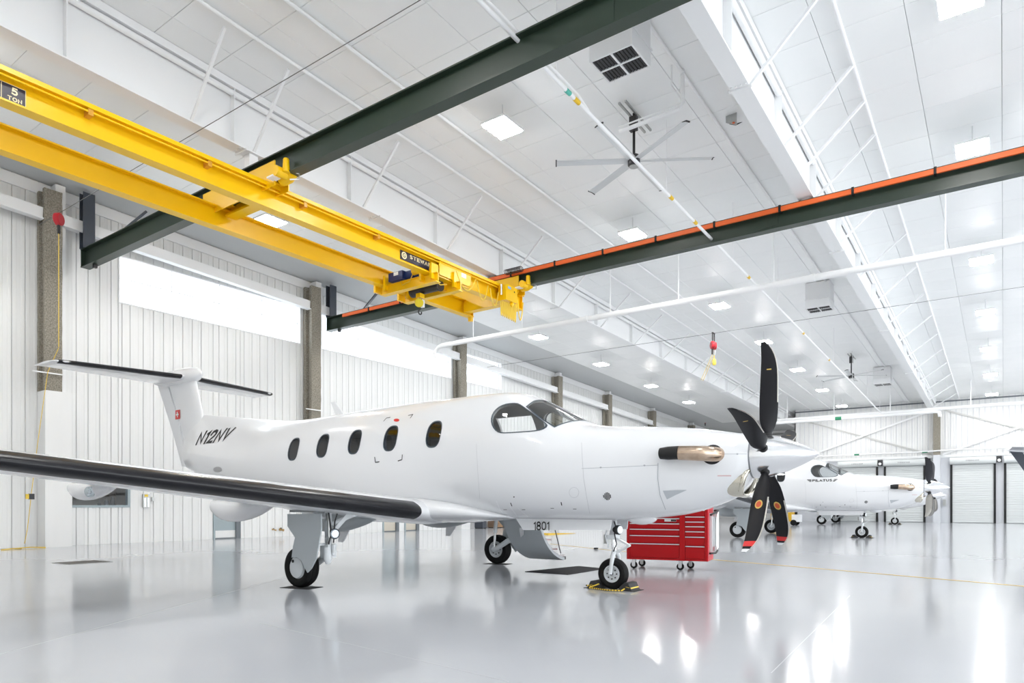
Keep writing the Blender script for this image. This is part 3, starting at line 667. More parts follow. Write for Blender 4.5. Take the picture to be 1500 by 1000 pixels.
# ---- square air diffusers
for k, (x, y, lab) in enumerate(((10.63, 5.36, 'square white air diffuser box beside the green beam'), (26.15, 5.32, 'square white air diffuser box past the thick cross pipe'), (40.9, 5.2, 'square white air diffuser box far down the hall by the far fan'))):
    z = ceil_z(x); t = thing('air_diffuser', lab, 'vent', (x, y, z-.92), 0, 'ceiling air diffusers')
    MB().box(-.36, .36, -.4, .4, .02, .89).build('plenum_box', WHITE, t)
    fm = MB(); fm.box(-.36, .36, -.4, -.37, -.01, .02); fm.box(-.36, .36, .37, .4, -.01, .02); fm.box(-.36, -.33, -.37, .37, -.01, .02); fm.box(.33, .36, -.37, .37, -.01, .02)
    fm.box(-.33, .33, -.018, .018, -.012, .02); fm.box(-.018, .018, -.37, -.018, -.012, .02); fm.box(-.018, .018, .018, .37, -.012, .02); fm.build('grille_frame', WHITE, t)
    for sx in (-1, 1):
        for sy in (-1, 1):
            cx, cy = sx*.174, sy*.194
            g = MB().box(cx-.156, cx+.156, cy-.176, cy+.176, .012, .018).build('grille_back', mat('vent_black', (0.015, 0.014, 0.013), 0.8), t)
            for u in range(6): MB().bar((cx-.15, cy-.15+u*.06, .0), (cx+.15, cy-.15+u*.06, .0), .03, .004, up=(0, .5, 1)).build('louver', DARKM, g)
    for sy in (-.3, .3): MB().tube([(.40, sy, .0), (.40, sy, .9)], .008, 6).build('hanger_rod', STEELW, t)
    MB().bar((-.42, 0, .3), (.42, 0, .3), .82, .03).build('box_flange', WHITE, t)
dp = thing('drain_pipe', 'white drop pipe bending along the ceiling by the fan', 'pipe', (0, 0, 0))
z = ceil_z(12)-.02
a, b = on_ceil(1000, 40, -.02), on_ceil(1000, 158, -.75); 
MB().tube([(b.x, b.y, ceil_z(b.x)-.015), (b.x, b.y, b.z+.08), (b.x, b.y+.08, b.z), (b.x, b.y+1.35, b.z-.03)], .04, 10).build('pipe', STEELW, dp, True)
MB().tube([(b.x-.25, b.y+.12, ceil_z(b.x)-.01), (b.x-.25, b.y+.12, b.z+.35), (b.x+.05, b.y+.0, b.z+.12), (b.x+.05, b.y+1.4, b.z+.1)], .016, 8).build('thin_pipe', STEELW, dp, True)
# loudspeaker / detector next to the girder
dt = thing('gas_detector', 'small grey triangular warning device on the ceiling beside the girder', 'device', (on_ceil(1075, 180, -.15)))
MB().prism([(-.12, -.10, 0), (.14, -.02, 0), (-.10, .14, 0)], (0, 0, .14)).build('detector_body', GALV, dt)
MB().lathe([(0,.03),(.01,.03)], (-.02, 0, -.012), (0,0,1), 12).build('warning_lamp', ORANGE, dt)
MB().tube([(.05,.05,.1), (.2,.15,.12), (.28,.05,.1), (.3,-.1,.14)], .012, 6).build('cable', BLACK, dt, True)

# ---- guy wires with cord reels
def wire(name, x, off, y0, y1, lab):
    zz = ceil_z(x)-off
    return tag(MB().tube([(x, y0, zz), (x, y1, zz)], .007, 6).build(name, mat('wire_steel', (0.12, 0.12, 0.12), 0.5)), lab, 'wire', 'wires strung across the hall')
wire('guy_wire', 7.25, ceil_z(7.25)-8.43, 20.5, -13.8, 'thin dark steel wire strung across the hall past the yellow crane')
wire('guy_wire', 26.4, ceil_z(26.4)-7.875, 20.5, -13.8, 'thin dark steel wire strung across the hall holding the double red reel')
def reel(loc, lab, n, drop, hang, bits=True):
    t = thing('cord_reel', lab, 'reel', loc, 0, 'red spring cord reels')
    for k in range(n):
        dx = (k-(n-1)/2)*.2
        MB().lathe([(-.07,.03),(-.07,.13),(-.05,.155),(.05,.155),(.07,.13),(.07,.03)], (dx, 0, 0), (.6,-.8,0), 20).build('reel_drum', REDM, t, True)
        MB().box(dx-.02, dx+.02, -.02, .02, .12, hang).build('hanger', DARKM, t)
        MB().box(dx-.03, dx+.03, -.03, .03, -.36, -.14).build('spring_case', DARKM if k == 0 else ALU, t)
        if drop: MB().tube([(dx, 0, -.36)]+[(dx-(.02*i if n > 1 else 0), (.05*i if n > 1 else 0), -.36-(drop-.36)*i/8) for i in range(1, 9)], .009, 6).build('yellow_cord', CORD, t, True)
    if n > 1: MB().box(-.13, .13, -.025, .025, hang-.03, hang+.012).build('cross_bar', DARKM, t)
    if bits:
        MB().lathe([(0,.05),(.05,.08),(.2,.07),(.25,.03)], (.1, 0, -.75), (0,0,1), 10).build('plug_float', mat('float_yellow', (0.9, 0.7, 0.1), 0.5), t, True)
        MB().box(.09, .11, -.01, .01, -.52, -.36).build('cord_stub', CORD, t)
    return t
q = on_x(86, 321, 7.25); reel((7.25, q.y, q.z), 'single red cord reel on the wire beside the first column', 1, 3.2, 8.43-q.z+.01, False)
t = thing('hanging_cord', 'yellow cord hanging in a slack line down the left wall to the floor', 'cord', (0, 0, 0))
pts = [on_y(px, py, 19.6) for px, py in ((70, 545), (62, 600), (55, 650), (50, 690), (46, 722), (43, 750), (40, 775), (36, 796))]
MB().tube([(7.25, q.y, q.z-3.22)] + pts, .008, 6).build('cord', CORD, t, True)
pc = on_y(46, 727, 19.6); MB().cbox(pc, .12, .05, .14).build('inline_switch', DARKM, t); MB().cbox(pc+V(-.09, 0, 0), .06, .06, .12).build('cord_grip', CORD, t)
pf = on_y(36, 799, 20.2); MB().tube([(pf.x, 20.4, .012), (pf.x-.5, 20.2, .012), (pf.x+.2, 20.45, .03), (pf.x+.55, 20.42, .012)], .014, 6).build('coil', CORD, t, True)
r2 = on_x(1045, 506, 26.4); reel((26.4, r2.y, r2.z), 'double red cord reel hanging in mid hall from the thin wire', 2, 1.35, 7.875-r2.z+.01)
r3 = on_x(1033, 617, 55.0); reel((55.0, r3.y, r3.z), 'small red cord reel hung in the alcove beyond the far wall', 1, 0, ceil_z(55)-r3.z-.02, False)

# ================================================================== WALL AND FLOOR ITEMS
t = thing('wall_telephone_panel', 'grey electrical panel with yellow tag beside the low window', 'panel', (on_y(213, 727, YW).x, YW-.01, 1.25))
MB().box(-.1, .1, -.06, 0, -.2, .2).build('panel_body', GALV, t); MB().box(-.06, .04, -.07, -.061, .12, .19).build('yellow_tag', CORD, t)
for u in (-.05, .05): MB().box(u-.02, u+.02, -.075, -.061, -.18, .08).build('switch_row', ALU, t)
t = MB().box(-.03, .03, -.04, 0, -.06, .06).build('light_switch', GALV); t.location = (on_y(223, 729, YW).x, YW-.01, 1.3); tag(t, 'small grey switch box right of the electrical panel', 'switch')
for px, lab in ((399, 'small brass hose valve on the left wall nearer the plain door'), (410, 'larger brass hose valve on the left wall behind the landing gear')):
    q = on_y(px, 775, YW); t = thing('hose_valve', lab, 'valve', (q.x, YW, q.z))
    s = .6 if px < 405 else 1
    MB().lathe([(0,.05*s),(.03,.05*s),(.04,.03*s),(.12,.035*s),(.16,.045*s)], (0, 0, 0), (0.3,-1,-.2), 12).build('valve_body', mat('brass', (0.55, 0.36, 0.14), 0.35, metal=.8), t, True)
    MB().lathe([(0,.04*s),(.015,.04*s)], (0, -.07, .04*s), (0,-.2,1), 10).build('valve_wheel', DARKM, t, True)
# goods along the wall seen under the belly
for k, (px0, px1, h, mt, lab) in enumerate(((688.5, 694, 1.7, NAVY, 'narrow dark blue locker standing against the left wall'), (708, 718, .55, BROWN, 'brown wooden crate by the left wall'), (719, 729, .8, BROWN, 'taller brown wooden crate by the left wall'), (729.5, 737, .45, BEIGE, 'pale carton by the left wall beside the crates'))):
    a, b = wx(px0), wx(px1); t = thing('storage_locker' if k == 0 else 'wooden_crate' if k < 3 else 'carton', lab, 'locker' if k == 0 else 'crate' if k < 3 else 'box', ((a+b)/2, 20.5, 0))
    w = (b-a)*.97; 
    MB().box(-w/2, w/2, -.28, .22, .03, h).build('body', mt, t)
    for u in (-w/2+.05, w/2-.05): MB().box(u-.04, u+.04, -.285, .2, 0, .03).build('foot', BLACK, t)
    if k in (1, 2):
        for i in range(3): MB().box(-w/2, w/2, -.295, -.28, .05+i*h/3, .05+i*h/3+h/4).build('plank', mat('crate_plank', (0.36, 0.22, 0.12), 0.6), t)
# floor drain grate
t = thing('floor_drain', 'dark rectangular drain grate set into the floor near the left wall', 'drain', (5.9, 14.55, 0))
MB().box(-.40, .40, -.36, .36, 0, .006).build('drain_frame', GALV, t)
for k in range(9): MB().box(-.36, .36, -.33+k*.075, -.28+k*.075, .006, .010).build('grate_bar', mat('grate_dark', (0.12, 0.11, 0.10), 0.5), t)
# yellow floor line
pts = [on_z(*p) for p in ((806, 796.5), (830, 799), (893, 805.5), (1050, 820), (1175, 830.5), (1300, 841.3), (1500, 858.5))]
v = (pts[-1]-pts[-2]).normalized(); pts.append(pts[-1]+v*3)
m = MB(); left = []; right = []
for i, p in enumerate(pts):
    d = (pts[min(i+1, len(pts)-1)]-pts[max(i-1, 0)]).normalized(); s = V(-d.y, d.x, 0)*.028; left.append(p+s); right.append(p-s)
m.loft([[l+V(0,0,.0005), r+V(0,0,.0005), r+V(0,0,.004), l+V(0,0,.004)] for l, r in zip(left, right)])
tag(m.build('floor_line', mat('line_ochre', (0.62, 0.42, 0.07), 0.4)), 'thin ochre yellow line across the grey floor past the tool chest', 'line')
q = on_z(873, 804.5); tag(MB().cbox((q.x, q.y, .025), .10, .07, .04).build('cable_clip', BLACK), 'small black clip lying on the yellow floor line', 'clip')
# yellow ramp on the floor beyond the airstair
a, b = on_z(803, 783), on_z(843, 781); m = MB(); d = (b-a); s = V(-d.y, d.x, 0).normalized()*.55
m.add([a, b, b+s*.2, a+s, a+V(0,0,.05), b+V(0,0,.01), b+s*.2+V(0,0,.01), a+s+V(0,0,.05)], [(0,3,2,1),(4,5,6,7),(0,1,5,4),(1,2,6,5),(2,3,7,6),(3,0,4,7)])
tag(m.build('floor_wedge', mat('wedge_yellow', (0.85, 0.55, 0.03), 0.45)), 'flat yellow wedge lying on the floor behind the open airstair', 'wedge')
# black mat under the door
c = [on_z(*p) for p in ((769, 837.3), (848, 829.2), (886, 833), (832, 841.5))]
m = MB(); n = 26
def lerp(a, b, t): return a+(b-a)*t
rows = []
top, side = [], []
gv = []
for i in range(n+1):
    for j in range(n+1):
        p = lerp(lerp(c[0], c[1], i/n), lerp(c[3], c[2], i/n), j/n); gv.append((p.x, p.y, .008+.006*((i+j) % 2)*(0 < i < n)*(0 < j < n)))
o = len(gv); gv += [(x, y, .0) for x, y, z in gv]
gf = []
for i in range(n):
    for j in range(n):
        k = i*(n+1)+j; gf.append((k, k+1, k+n+2, k+n+1)); gf.append((o+k, o+k+n+1, o+k+n+2, o+k+1))
for i in range(n):
    for a, b in (((i)*(n+1), (i+1)*(n+1)), ((i+1)*(n+1)+n, i*(n+1)+n), (i+1, i), (n*(n+1)+i, n*(n+1)+i+1)): gf.append((a, b, o+b, o+a))
m.add(gv, gf); tag(m.build('floor_mat', MATM), 'black ribbed rubber mat on the floor below the open airstair', 'mat')

# ---- red tool chest
A = on_z(918, 818.5, .17); B = on_z(1036, 822.3, .17)
ang = atan2(B.y-A.y, B.x-A.x); Lc = (B-A).length
tc = thing('tool_chest', 'large red rolling tool chest with drawers under the aircraft nose', 'tool chest', (A.x, A.y, 0), ang)
DEP = .68; split = Lc*.70; ZB, ZT = .17, 1.05
MB().box(0, split, .03, DEP, ZB, ZT).build('main_cabinet', CHEST, tc)
MB().box(split, Lc, .03, DEP, ZB, ZT).build('side_cabinet', CHEST, tc)
MB().box(0, .05, 0, .029, ZB, ZT).build('corner_post', CHEST, tc)
MB().box(split-.045, split+.045, -.012, .029, ZB, ZT).build('corner_post', CHEST, tc)
MB().box(Lc-.04, Lc, 0, .029, ZB, ZT).build('corner_post', CHEST, tc)
MB().box(.05, Lc-.04, .005, .029, ZB, ZB+.03).build('plinth', CHEST, tc)
def drawers(x0, x1, zs):
    for a, b in zip(zs, zs[1:]):
        d = MB().box(x0, x1, .004, .029, a+.006, b-.006).build('drawer', CHEST, tc)
        MB().box(x0, x1, -.014, .003, b-.022, b-.008).build('drawer_handle', ALU, d)
drawers(.055, split-.05, [.205, .46, .60, .71, .81, .90, .97, 1.04])
drawers(split+.05, Lc-.045, [.205, .43, .59, .68, .765, .845, .93, 1.04])
MB().box(0, Lc, .0, DEP, ZT, ZT+.025).build('top_rim', CHEST_R, tc)
lid = MB().add([(split+.02, .1, 1.08), (Lc-.02, .1, 1.08), (Lc-.02, .62, 1.08), (split+.02, .62, 1.08), (split+.02, .18, 1.2), (Lc-.06, .14, 1.28), (Lc-.06, .6, 1.28), (split+.02, .6, 1.2)],
    [(0,3,2,1),(4,5,6,7),(0,1,5,4),(1,2,6,5),(2,3,7,6),(3,0,4,7)]).build('riser_box', CHEST_R, tc)
MB().box(Lc-.14, Lc-.05, .3, .42, 1.284, 1.36).build('black_knob', BLACK, tc)
MB().box(Lc, Lc+.012, .02, DEP-.02, ZB, ZT+.12).build('side_panel', CHEST_R, tc)
ba = MB().box(split-.30, split-.10, -.008, .0035, .835, .875).build('maker_badge', ALU, tc)
MB().box(split-.19, split-.10, -.010, -.0085, .838, .872).build('badge_dark', DARKM, ba)
# rack on the end of the chest
rk = MB(); x = Lc+.012
rk.box(x, x+.05, .16, .2, .32, .98); rk.box(x, x+.05, .5, .54, .32, .98); rk.box(x, x+.03, .2, .5, .4, .92)
rk.build('tool_rack', ALU, tc)
MB().tube([(x+.03, .12, .95), (x+.1, .3, 1.0), (x+.1, .52, 1.02), (x+.03, .6, 1.02)], .018, 8).build('rack_handle', BLACK, tc, True); MB().tube([(x+.02, .1, .3), (x+.09, .3, .3), (x+.09, .52, .33)], .016, 8).build('rack_handle', BLACK, tc, True)
MB().tube([(x+.1, .38, .96), (x+.1, .36, .36)], .014, 8).build('rack_rod', ALU, tc, True); MB().tube([(x+.1, .5, 1.0), (x+.1, .5, .38)], .014, 8).build('rack_rod', ALU, tc, True)
def caster(x, y):
    k = MB().lathe([(-.022,.02),(-.022,.055),(-.015,.062),(.015,.062),(.022,.055),(.022,.02)], (x, y, .062), (0,1,0), 18).build('caster_wheel', TYRE, tc, True)
    MB().lathe([(-.024,.028),(.024,.028)], (x, y, .062), (0,1,0), 12).build('wheel_hub', ALU, k)
    m = MB(); m.box(x-.03, x+.03, y-.036, y-.027, .05, .15); m.box(x-.03, x+.03, y+.027, y+.036, .05, .15); m.box(x-.04, x+.04, y-.04, y+.04, .15, .169); m.build('caster_fork', ALU, tc)
for x, y in ((.1, .12), (.14, .58), (split-.05, .1), (split+.06, .5)): caster(x, y)

# ================================================================== AIRCRAFT (local: x forward, y left, z up, origin under the nose wheel)
AC_POS = rd(1.351, 9.096); AC_ROT = radians(-34.7)-atan2(DY, DX)
AC_INV = (Matrix.Translation(AC_POS) @ Matrix.Rotation(AC_ROT, 4, 'Z')).inverted()
EYE = AC_INV @ V(0, 0, CAM_H)
def l_ray(px, py): return (AC_INV.to_3x3() @ w_ray(px, py)).normalized()
def at_y(px, py, y):
    d = l_ray(px, py); return EYE + d*((y-EYE.y)/d.y)
# x, half width, top, bottom, widest z, top exponent, bottom exponent
FUS = [(-10.40,.05,2.98,1.98,2.3,1.2,2),(-10.25,.10,3.0,1.92,2.26,1.15,2),(-9.95,.20,3.03,1.82,2.23,1.12,2),(-9.7,.27,3.04,1.75,2.2,1.12,2),(-9.2,.37,2.985,1.62,2.15,1.15,2),
 (-8.2,.54,2.87,1.36,2.02,1.3,2.05),(-7.3,.68,2.77,1.14,1.93,1.55,2.1),(-6.6,.77,2.71,1.02,1.88,1.85,2.2),(-6.0,.815,2.69,.95,1.84,2.05,2.3),(-5.0,.845,2.72,.92,1.80,2.15,2.5),(-4.0,.85,2.74,.92,1.78,2.2,2.6),
 (-3.0,.85,2.755,.92,1.76,2.2,2.7),(-2.2,.85,2.765,.92,1.75,2.2,2.8),(-1.64,.845,2.755,.92,1.74,2.2,2.8),(-1.33,.835,2.71,.92,1.73,2.2,2.8),(-1.01,.815,2.58,.92,1.72,2.2,2.8),(-.7,.79,2.42,.92,1.70,2.2,2.8),
 (-.42,.755,2.275,.92,1.68,2.2,2.8),(-.25,.735,2.195,.92,1.67,2.25,2.8),(0,.70,2.16,.92,1.66,2.3,2.7),(.41,.63,2.13,.935,1.65,2.3,2.5),(.92,.545,2.085,.985,1.66,2.2,2.3),(1.13,.505,2.06,1.025,1.66,2.15,2.2),
 (1.4,.445,2.02,1.11,1.66,2.1,2.1),(1.62,.385,1.98,1.20,1.67,2.05,2.05),(1.76,.33,1.955,1.33,1.685,2,2),(1.83,.265,1.945,1.44,1.69,2,2)]
NF = 64
def fring(x, inset=0.0):
    w, zt, zb, zm, nt, nb = pchip(FUS, x); w -= inset; zt -= inset; zb += inset; r = []
    for k in range(NF):
        a = 2*pi*k/NF; c, s = cos(a), sin(a); n = nt if s >= 0 else nb
        yy = w*math.copysign(abs(c)**(2/n), c); zz = zm + ((zt-zm) if s >= 0 else (zm-zb))*math.copysign(abs(s)**(2/n), s)
        r.append(V(x, yy, zz))
    return r
def frange(a, b, n): return [a+(b-a)*i/n for i in range(n+1)]
xs = frange(-10.40, -6, 40)[:-1] + frange(-6, -1.8, 30)[:-1] + frange(-1.8, 0, 30)[:-1] + frange(0, 1.83, 30)
fus = MB().loft([fring(x) for x in xs]); fus_me = fus.mesh('fuselage', True)
BV = BVHTree.FromPolygons([Vector(v) for v in fus.v], fus.f)
ac = thing('turboprop_airplane', 'white single-engine turboprop marked N12NV parked nearest the overhead crane', 'airplane', AC_POS, AC_ROT, 'white turboprops parked in the hall')

def hit(px, py):
    p, n, i, d = BV.ray_cast(EYE, l_ray(px, py)); return p, n
def surf(p, N, off):
    q, n, i, d = BV.ray_cast(Vector(p)+N*.6, -N)
    if q is None: q, n, i, d = BV.find_nearest(Vector(p))
    if n.dot(N) < 0: n = -n
    return q + n*off
def resample(pts, n):
    pts = [Vector(p) for p in pts]; L = [0]
    for a, b in zip(pts, pts[1:]+pts[:1]): L.append(L[-1]+(b-a).length)
    out = []
    for k in range(n):
        s = L[-1]*k/n; i = max(j for j in range(len(pts)) if L[j] <= s+1e-9); t = (s-L[i])/max(L[i+1]-L[i], 1e-9)
        out.append(pts[i].lerp(pts[(i+1) % len(pts)], t))
    return out
def smooth_loop(pts, it=2):
    for _ in range(it): pts = [(pts[i-1]+pts[i]*2+pts[(i+1) % len(pts)])/4 for i in range(len(pts))]
    return pts
def patch(outline, N, off, name, m, parent, s0=0.0, s1=1.0, rings=6, both=False, thick=0.0):
    c = sum(outline, Vector())/len(outline); n = len(outline); mb = MB(); R = []
    for k in range(rings+1):
        s = s0+(s1-s0)*k/rings; R.append([surf(c+(p-c)*max(s, .02), N, off) for p in outline])
    mb.loft(R, cap=False)
    if s0 == 0.0: mb.f.append(tuple(range(n)))
    if both:
        v = [(x, -y, z) for x, y, z in mb.v]; mb.add(v, [tuple(reversed(f)) for f in mb.f])
    o = mb.build(name, m, parent, True); return o
def cutter(outline, N, inn=.22, out_=.2): return MB().prism([p+N*out_ for p in outline], -N*(inn+out_))
def oval(cx, cz, w, h, e=2.7, n=36):
    r = []
    for k in range(n):
        a = 2*pi*k/n; r.append((cx+w/2*math.copysign(abs(cos(a))**(2/e), cos(a)), cz+h/2*math.copysign(abs(sin(a))**(2/e), sin(a))))
    return r
NR = V(0, -1, 0.12).normalized()
CAB = []
for cx, cz in ((-5.62, 2.07), (-4.86, 2.09), (-4.10, 2.112), (-3.32, 2.125), (-2.46, 2.137)):
    CAB.append([surf(V(x, -.9, z), V(0, -1, 0), 0) for x, z in oval(cx, cz, .27, .385)])
side_px = [(759,590.4),(782,606.5),(804,623.6),(799,627.5),(792,630.4),(776,632),(755,633.4),(735,634.6),(729,633),(724.5,629),(720.5,622),(719.6,613),(722,605),(727,599),(734,594),(741,591.6),(749,590.6)]
SIDEW = resample([hit(*p)[0] for p in side_px], 40)
def topc(x, y): return BV.ray_cast(V(x, y, 4), V(0, 0, -1))[0]
WSH = resample([topc(x, y) for x, y in ((-1.06,-.50),(-1.06,-.3),(-1.05,-.04),(-.72,-.035),(-.40,-.035),(-.40,-.25),(-.45,-.42),(-.55,-.60),(-.75,-.58),(-.92,-.545))], 44)
NW = V(.62, -.30, .72).normalized()
NS = V(.15, -1, .35).normalized()
def mesh_of(cuts):
    a = MB()
    for c in cuts: a.add(c.v, c.f)
    return a
cuts_side = [cutter(o, V(0,-1,0), .2, .2) for o in CAB] + [cutter(smooth_loop(SIDEW, 1), NS, .22, .25)]
cs = mesh_of(cuts_side); cs.mirror_y()
cw = cutter(WSH, NW, .25, .25); cw.mirror_y()
cd = MB().box(-2.34, -1.66, .4, 1.3, 1.06, 2.50)
cav = MB().loft([fring(x, .045) for x in frange(-6.4, -.30, 44)])
fo = link('fuselage', fus_me, None, ac); fus_me.materials.append(WHITE_PAINT)
tmp = []
for k, (mbx, mm) in enumerate(((cav, CABIN), (cs, CABIN), (cw, CABIN), (cd, CABIN))):
    co = mbx.build('cut%d' % k, mm, ac); tmp.append(co)
    md = fo.modifiers.new('b%d' % k, 'BOOLEAN'); md.operation = 'DIFFERENCE'; md.object = co; md.solver = 'EXACT'
    try: md.material_mode = 'TRANSFER'
    except Exception: pass
bpy.context.view_layer.update(); dg = bpy.context.evaluated_depsgraph_get(); nm = bpy.data.meshes.new_from_object(fo.evaluated_get(dg))
fo.modifiers.clear(); fo.data = nm; nm.name = 'fuselage'
for co in tmp: bpy.data.objects.remove(co)
for p in nm.polygons: p.use_smooth = True
try: nm.set_sharp_from_angle(angle=radians(30))
except Exception: pass

for o in CAB:
    patch(o, V(0,-1,0), -.006, 'cabin_window', GL_CABIN, ac)
    patch(o, V(0,-1,0), .004, 'window_seal', mat('seal_dark', (0.06, 0.08, 0.10), 0.4), ac, 0.93, 1.04, 2)
    om = [V(p.x, -p.y, p.z) for p in o]
    patch(om, V(0,1,0), -.006, 'cabin_window', GL_CABIN, ac)
sw = smooth_loop(SIDEW, 1)
for sg in (1, -1):
    o = [V(p.x, p.y*sg, p.z) for p in sw]; N = V(NS.x, NS.y*sg, NS.z)
    patch(o, N, -.005, 'cockpit_side_window', GL_COCK, ac); patch(o, N, .004, 'window_seal', mat('seal_dark', (0.06, 0.08, 0.10), 0.4), ac, 0.955, 1.02, 2)
    o = [V(p.x, p.y*sg, p.z) for p in WSH]; N = V(NW.x, NW.y*sg, NW.z)
    patch(o, N, -.005, 'windshield', GL_COCK, ac); patch(o, N, .004, 'window_seal', mat('seal_dark', (0.06, 0.08, 0.10), 0.4), ac, 0.96, 1.02, 2)
# cockpit and cabin interior
MB().box(-6.2, -.35, -.62, .62, 1.15, 1.17).build('cabin_floor', CABIN, ac)
for x, ys in ((-1.75, (-.36, .36)), (-3.2, (-.45, .45)), (-4.0, (-.45, .45)), (-5.0, (-.45, .45))):
    for y in ys:
        st = MB().box(x-.22, x+.26, y-.21, y+.21, 1.42, 1.56).build('seat', SEATM, ac)
        MB().add([(x-.3,y-.2,1.56),(x-.14,y-.2,1.56),(x-.14,y+.2,1.56),(x-.3,y+.2,1.56),(x-.40,y-.17,2.2),(x-.29,y-.17,2.2),(x-.29,y+.17,2.2),(x-.40,y+.17,2.2)],
                 [(0,3,2,1),(4,5,6,7),(0,1,5,4),(1,2,6,5),(2,3,7,6),(3,0,4,7)]).build('seat_back', SEATM, st)
        MB().box(x-.15, x+.15, y-.15, y+.15, 1.17, 1.42).build('seat_base', DARKM, st)
MB().box(-.85, -.6, -.58, .58, 1.6, 2.06).build('instrument_panel', DARKM, ac)

# surface strips and decals
def strip(pxs, w, name, m, parent=None, sub=8, off=.003):
    pts = []
    for a, b in zip(pxs, pxs[1:]):
        for i in range(sub): pts.append((a[0]+(b[0]-a[0])*i/sub, a[1]+(b[1]-a[1])*i/sub))
    pts.append(pxs[-1]); P = [hit(*p) for p in pts]; P = [q for q in P if q[0] is not None]
    if len(P) < 2: return None
    L, R = [], []
    for i, (p, n) in enumerate(P):
        d = (P[min(i+1, len(P)-1)][0]-P[max(i-1, 0)][0]).normalized()
        if n.dot(EYE-p) < 0: n = -n
        s = n.cross(d).normalized()*w/2; L.append(p+s+n*off); R.append(p-s+n*off)
    mb = MB(); mb.loft([[a, b] for a, b in zip(L, R)], cap=False, closed=False)
    return mb.build(name, m, parent or fo, False)
def px_patch(pxs, name, m, parent=None, off=.003):
    P = [hit(*p) for p in pxs]; N = sum((n if n.dot(EYE-p) > 0 else -n for p, n in P), Vector()).normalized()
    return patch(resample([p for p, n in P], 28), N, off, name, m, parent or fo, rings=3)
def ell(cx, cy, rx, ry, n=18): return [(cx+rx*cos(2*pi*k/n), cy+ry*sin(2*pi*k/n)) for k in range(n)]
own = []
for pl in ([(562,617),(566,612.3),(572,611.2)], [(598,608.5),(605,606.8),(601,612.5)], [(549,669),(550,677),(556,676)], [(583,675),(589,673),(589.5,665.5)]):
    own.append(strip(pl, .014, 'exit_marking', DECAL_BLACK))
own.append(px_patch(ell(581, 615.3, 4.2, 2.2), 'exit_handle', RED))
strip([(852,648),(853,670),(855,700),(859,725),(864,752)], .006, 'skin_seam', mat('seam_faint', (0.60, 0.61, 0.63), 0.5))
strip([(852,686),(900,684),(964,681)], .005, 'cowl_seam', LINE)
strip([(964,678),(963.5,700),(967,725),(975,746)], .007, 'cowl_seam', LINE)
strip([(1055,664.8),(1080,664.8),(1101,664.8)], .005, 'cowl_seam', LINE)
strip([(698,650),(700,690),(703,730)], .005, 'skin_seam', mat('seam_faint', (0.60, 0.61, 0.63), 0.5))
for a in ((880,684.5),(944,681.5),(1080,664.8)): px_patch(ell(a[0], a[1], 1.6, 1.2, 10), 'latch', LINE)
px_patch([(971,718.3),(990,717.6),(1007,717),(990,724.5),(977,731)], 'scoop_inlet', mat('scoop_shade', (0.50, 0.53, 0.56), 0.5))
for dx, h in ((-5, 2), (-3, 4.2), (-1, 5.6), (1, 5.8), (3, 4.8), (5, 2.6)): strip([(889+dx, 726.5-h), (889.6+dx, 726.5+h)], .011, 'louver_slot', DECAL_BLACK, sub=4)
px_patch(ell(319, 687.5, 6.5, 4.2), 'tail_vent', mat('vent_grey', (0.45, 0.45, 0.46), 0.6))
strip([(1051,696.5),(1071,696.5)], .012, 'warning_text', mat('faint_red', (0.70, 0.45, 0.45), 0.6))
for p in ((753,727.5,'d'),(740,746,'h'),(767,746,'h'),(809,744,'h'),(842,745,'h')):
    if p[2] == 'h': strip([(p[0]-2.5, p[1]), (p[0]+2.5, p[1])], .010, 'stencil_mark', DECAL_BLACK, sub=3)
    else: px_patch(ell(p[0], p[1], 1, 1, 8), 'stencil_mark', DECAL_BLACK)
strip([(748,736),(750,741)], .014, 'stencil_mark', DECAL_BLACK, sub=3); strip([(822,735),(823,740)], .014, 'stencil_mark', DECAL_BLACK, sub=3)
strip(ell(841, 721, 7, 7.5, 24)+[(848, 721)], .005, 'access_cover', mat('seam_faint', (0.60, 0.61, 0.63), 0.5), sub=1)
for pl in ([(727,733),(733,747),(740,755)], [(747,741),(757,755)], [(759,744),(773,756)]): strip(pl, .012, 'belly_stripe', mat('stripe_bright', (0.92, 0.93, 0.95), 0.2))

# lettering thrown on to the skin from the side
def skin_text(body, x0, z0, w, h, m, name, parent, shear=0.0, off=.006, bold=False, ydir=-1, bv=None):
    me = text_mesh(body, shear, bold); bm = bmesh.new(); bm.from_mesh(me)
    bmesh.ops.triangulate(bm, faces=bm.faces); bmesh.ops.subdivide_edges(bm, edges=[e for e in bm.edges if e.calc_length() > .12], cuts=2)
    for v in bm.verts:
        x, z = x0+w*v.co.x, z0+h*v.co.y; q, n, i, d = BV.ray_cast(V(x, -3, z), V(0, 1, 0))
        v.co = (q + V(0, -off, 0)) if q is not None else V(x, -.2, z)
    bm.to_mesh(me); bm.free(); me.name = name; return link(name, me, m, parent)
own.append(skin_text('N12NV', -9.55, 2.37, 1.42, .30, DECAL_BLACK, 'registration', ac, shear=.28, bold=True))

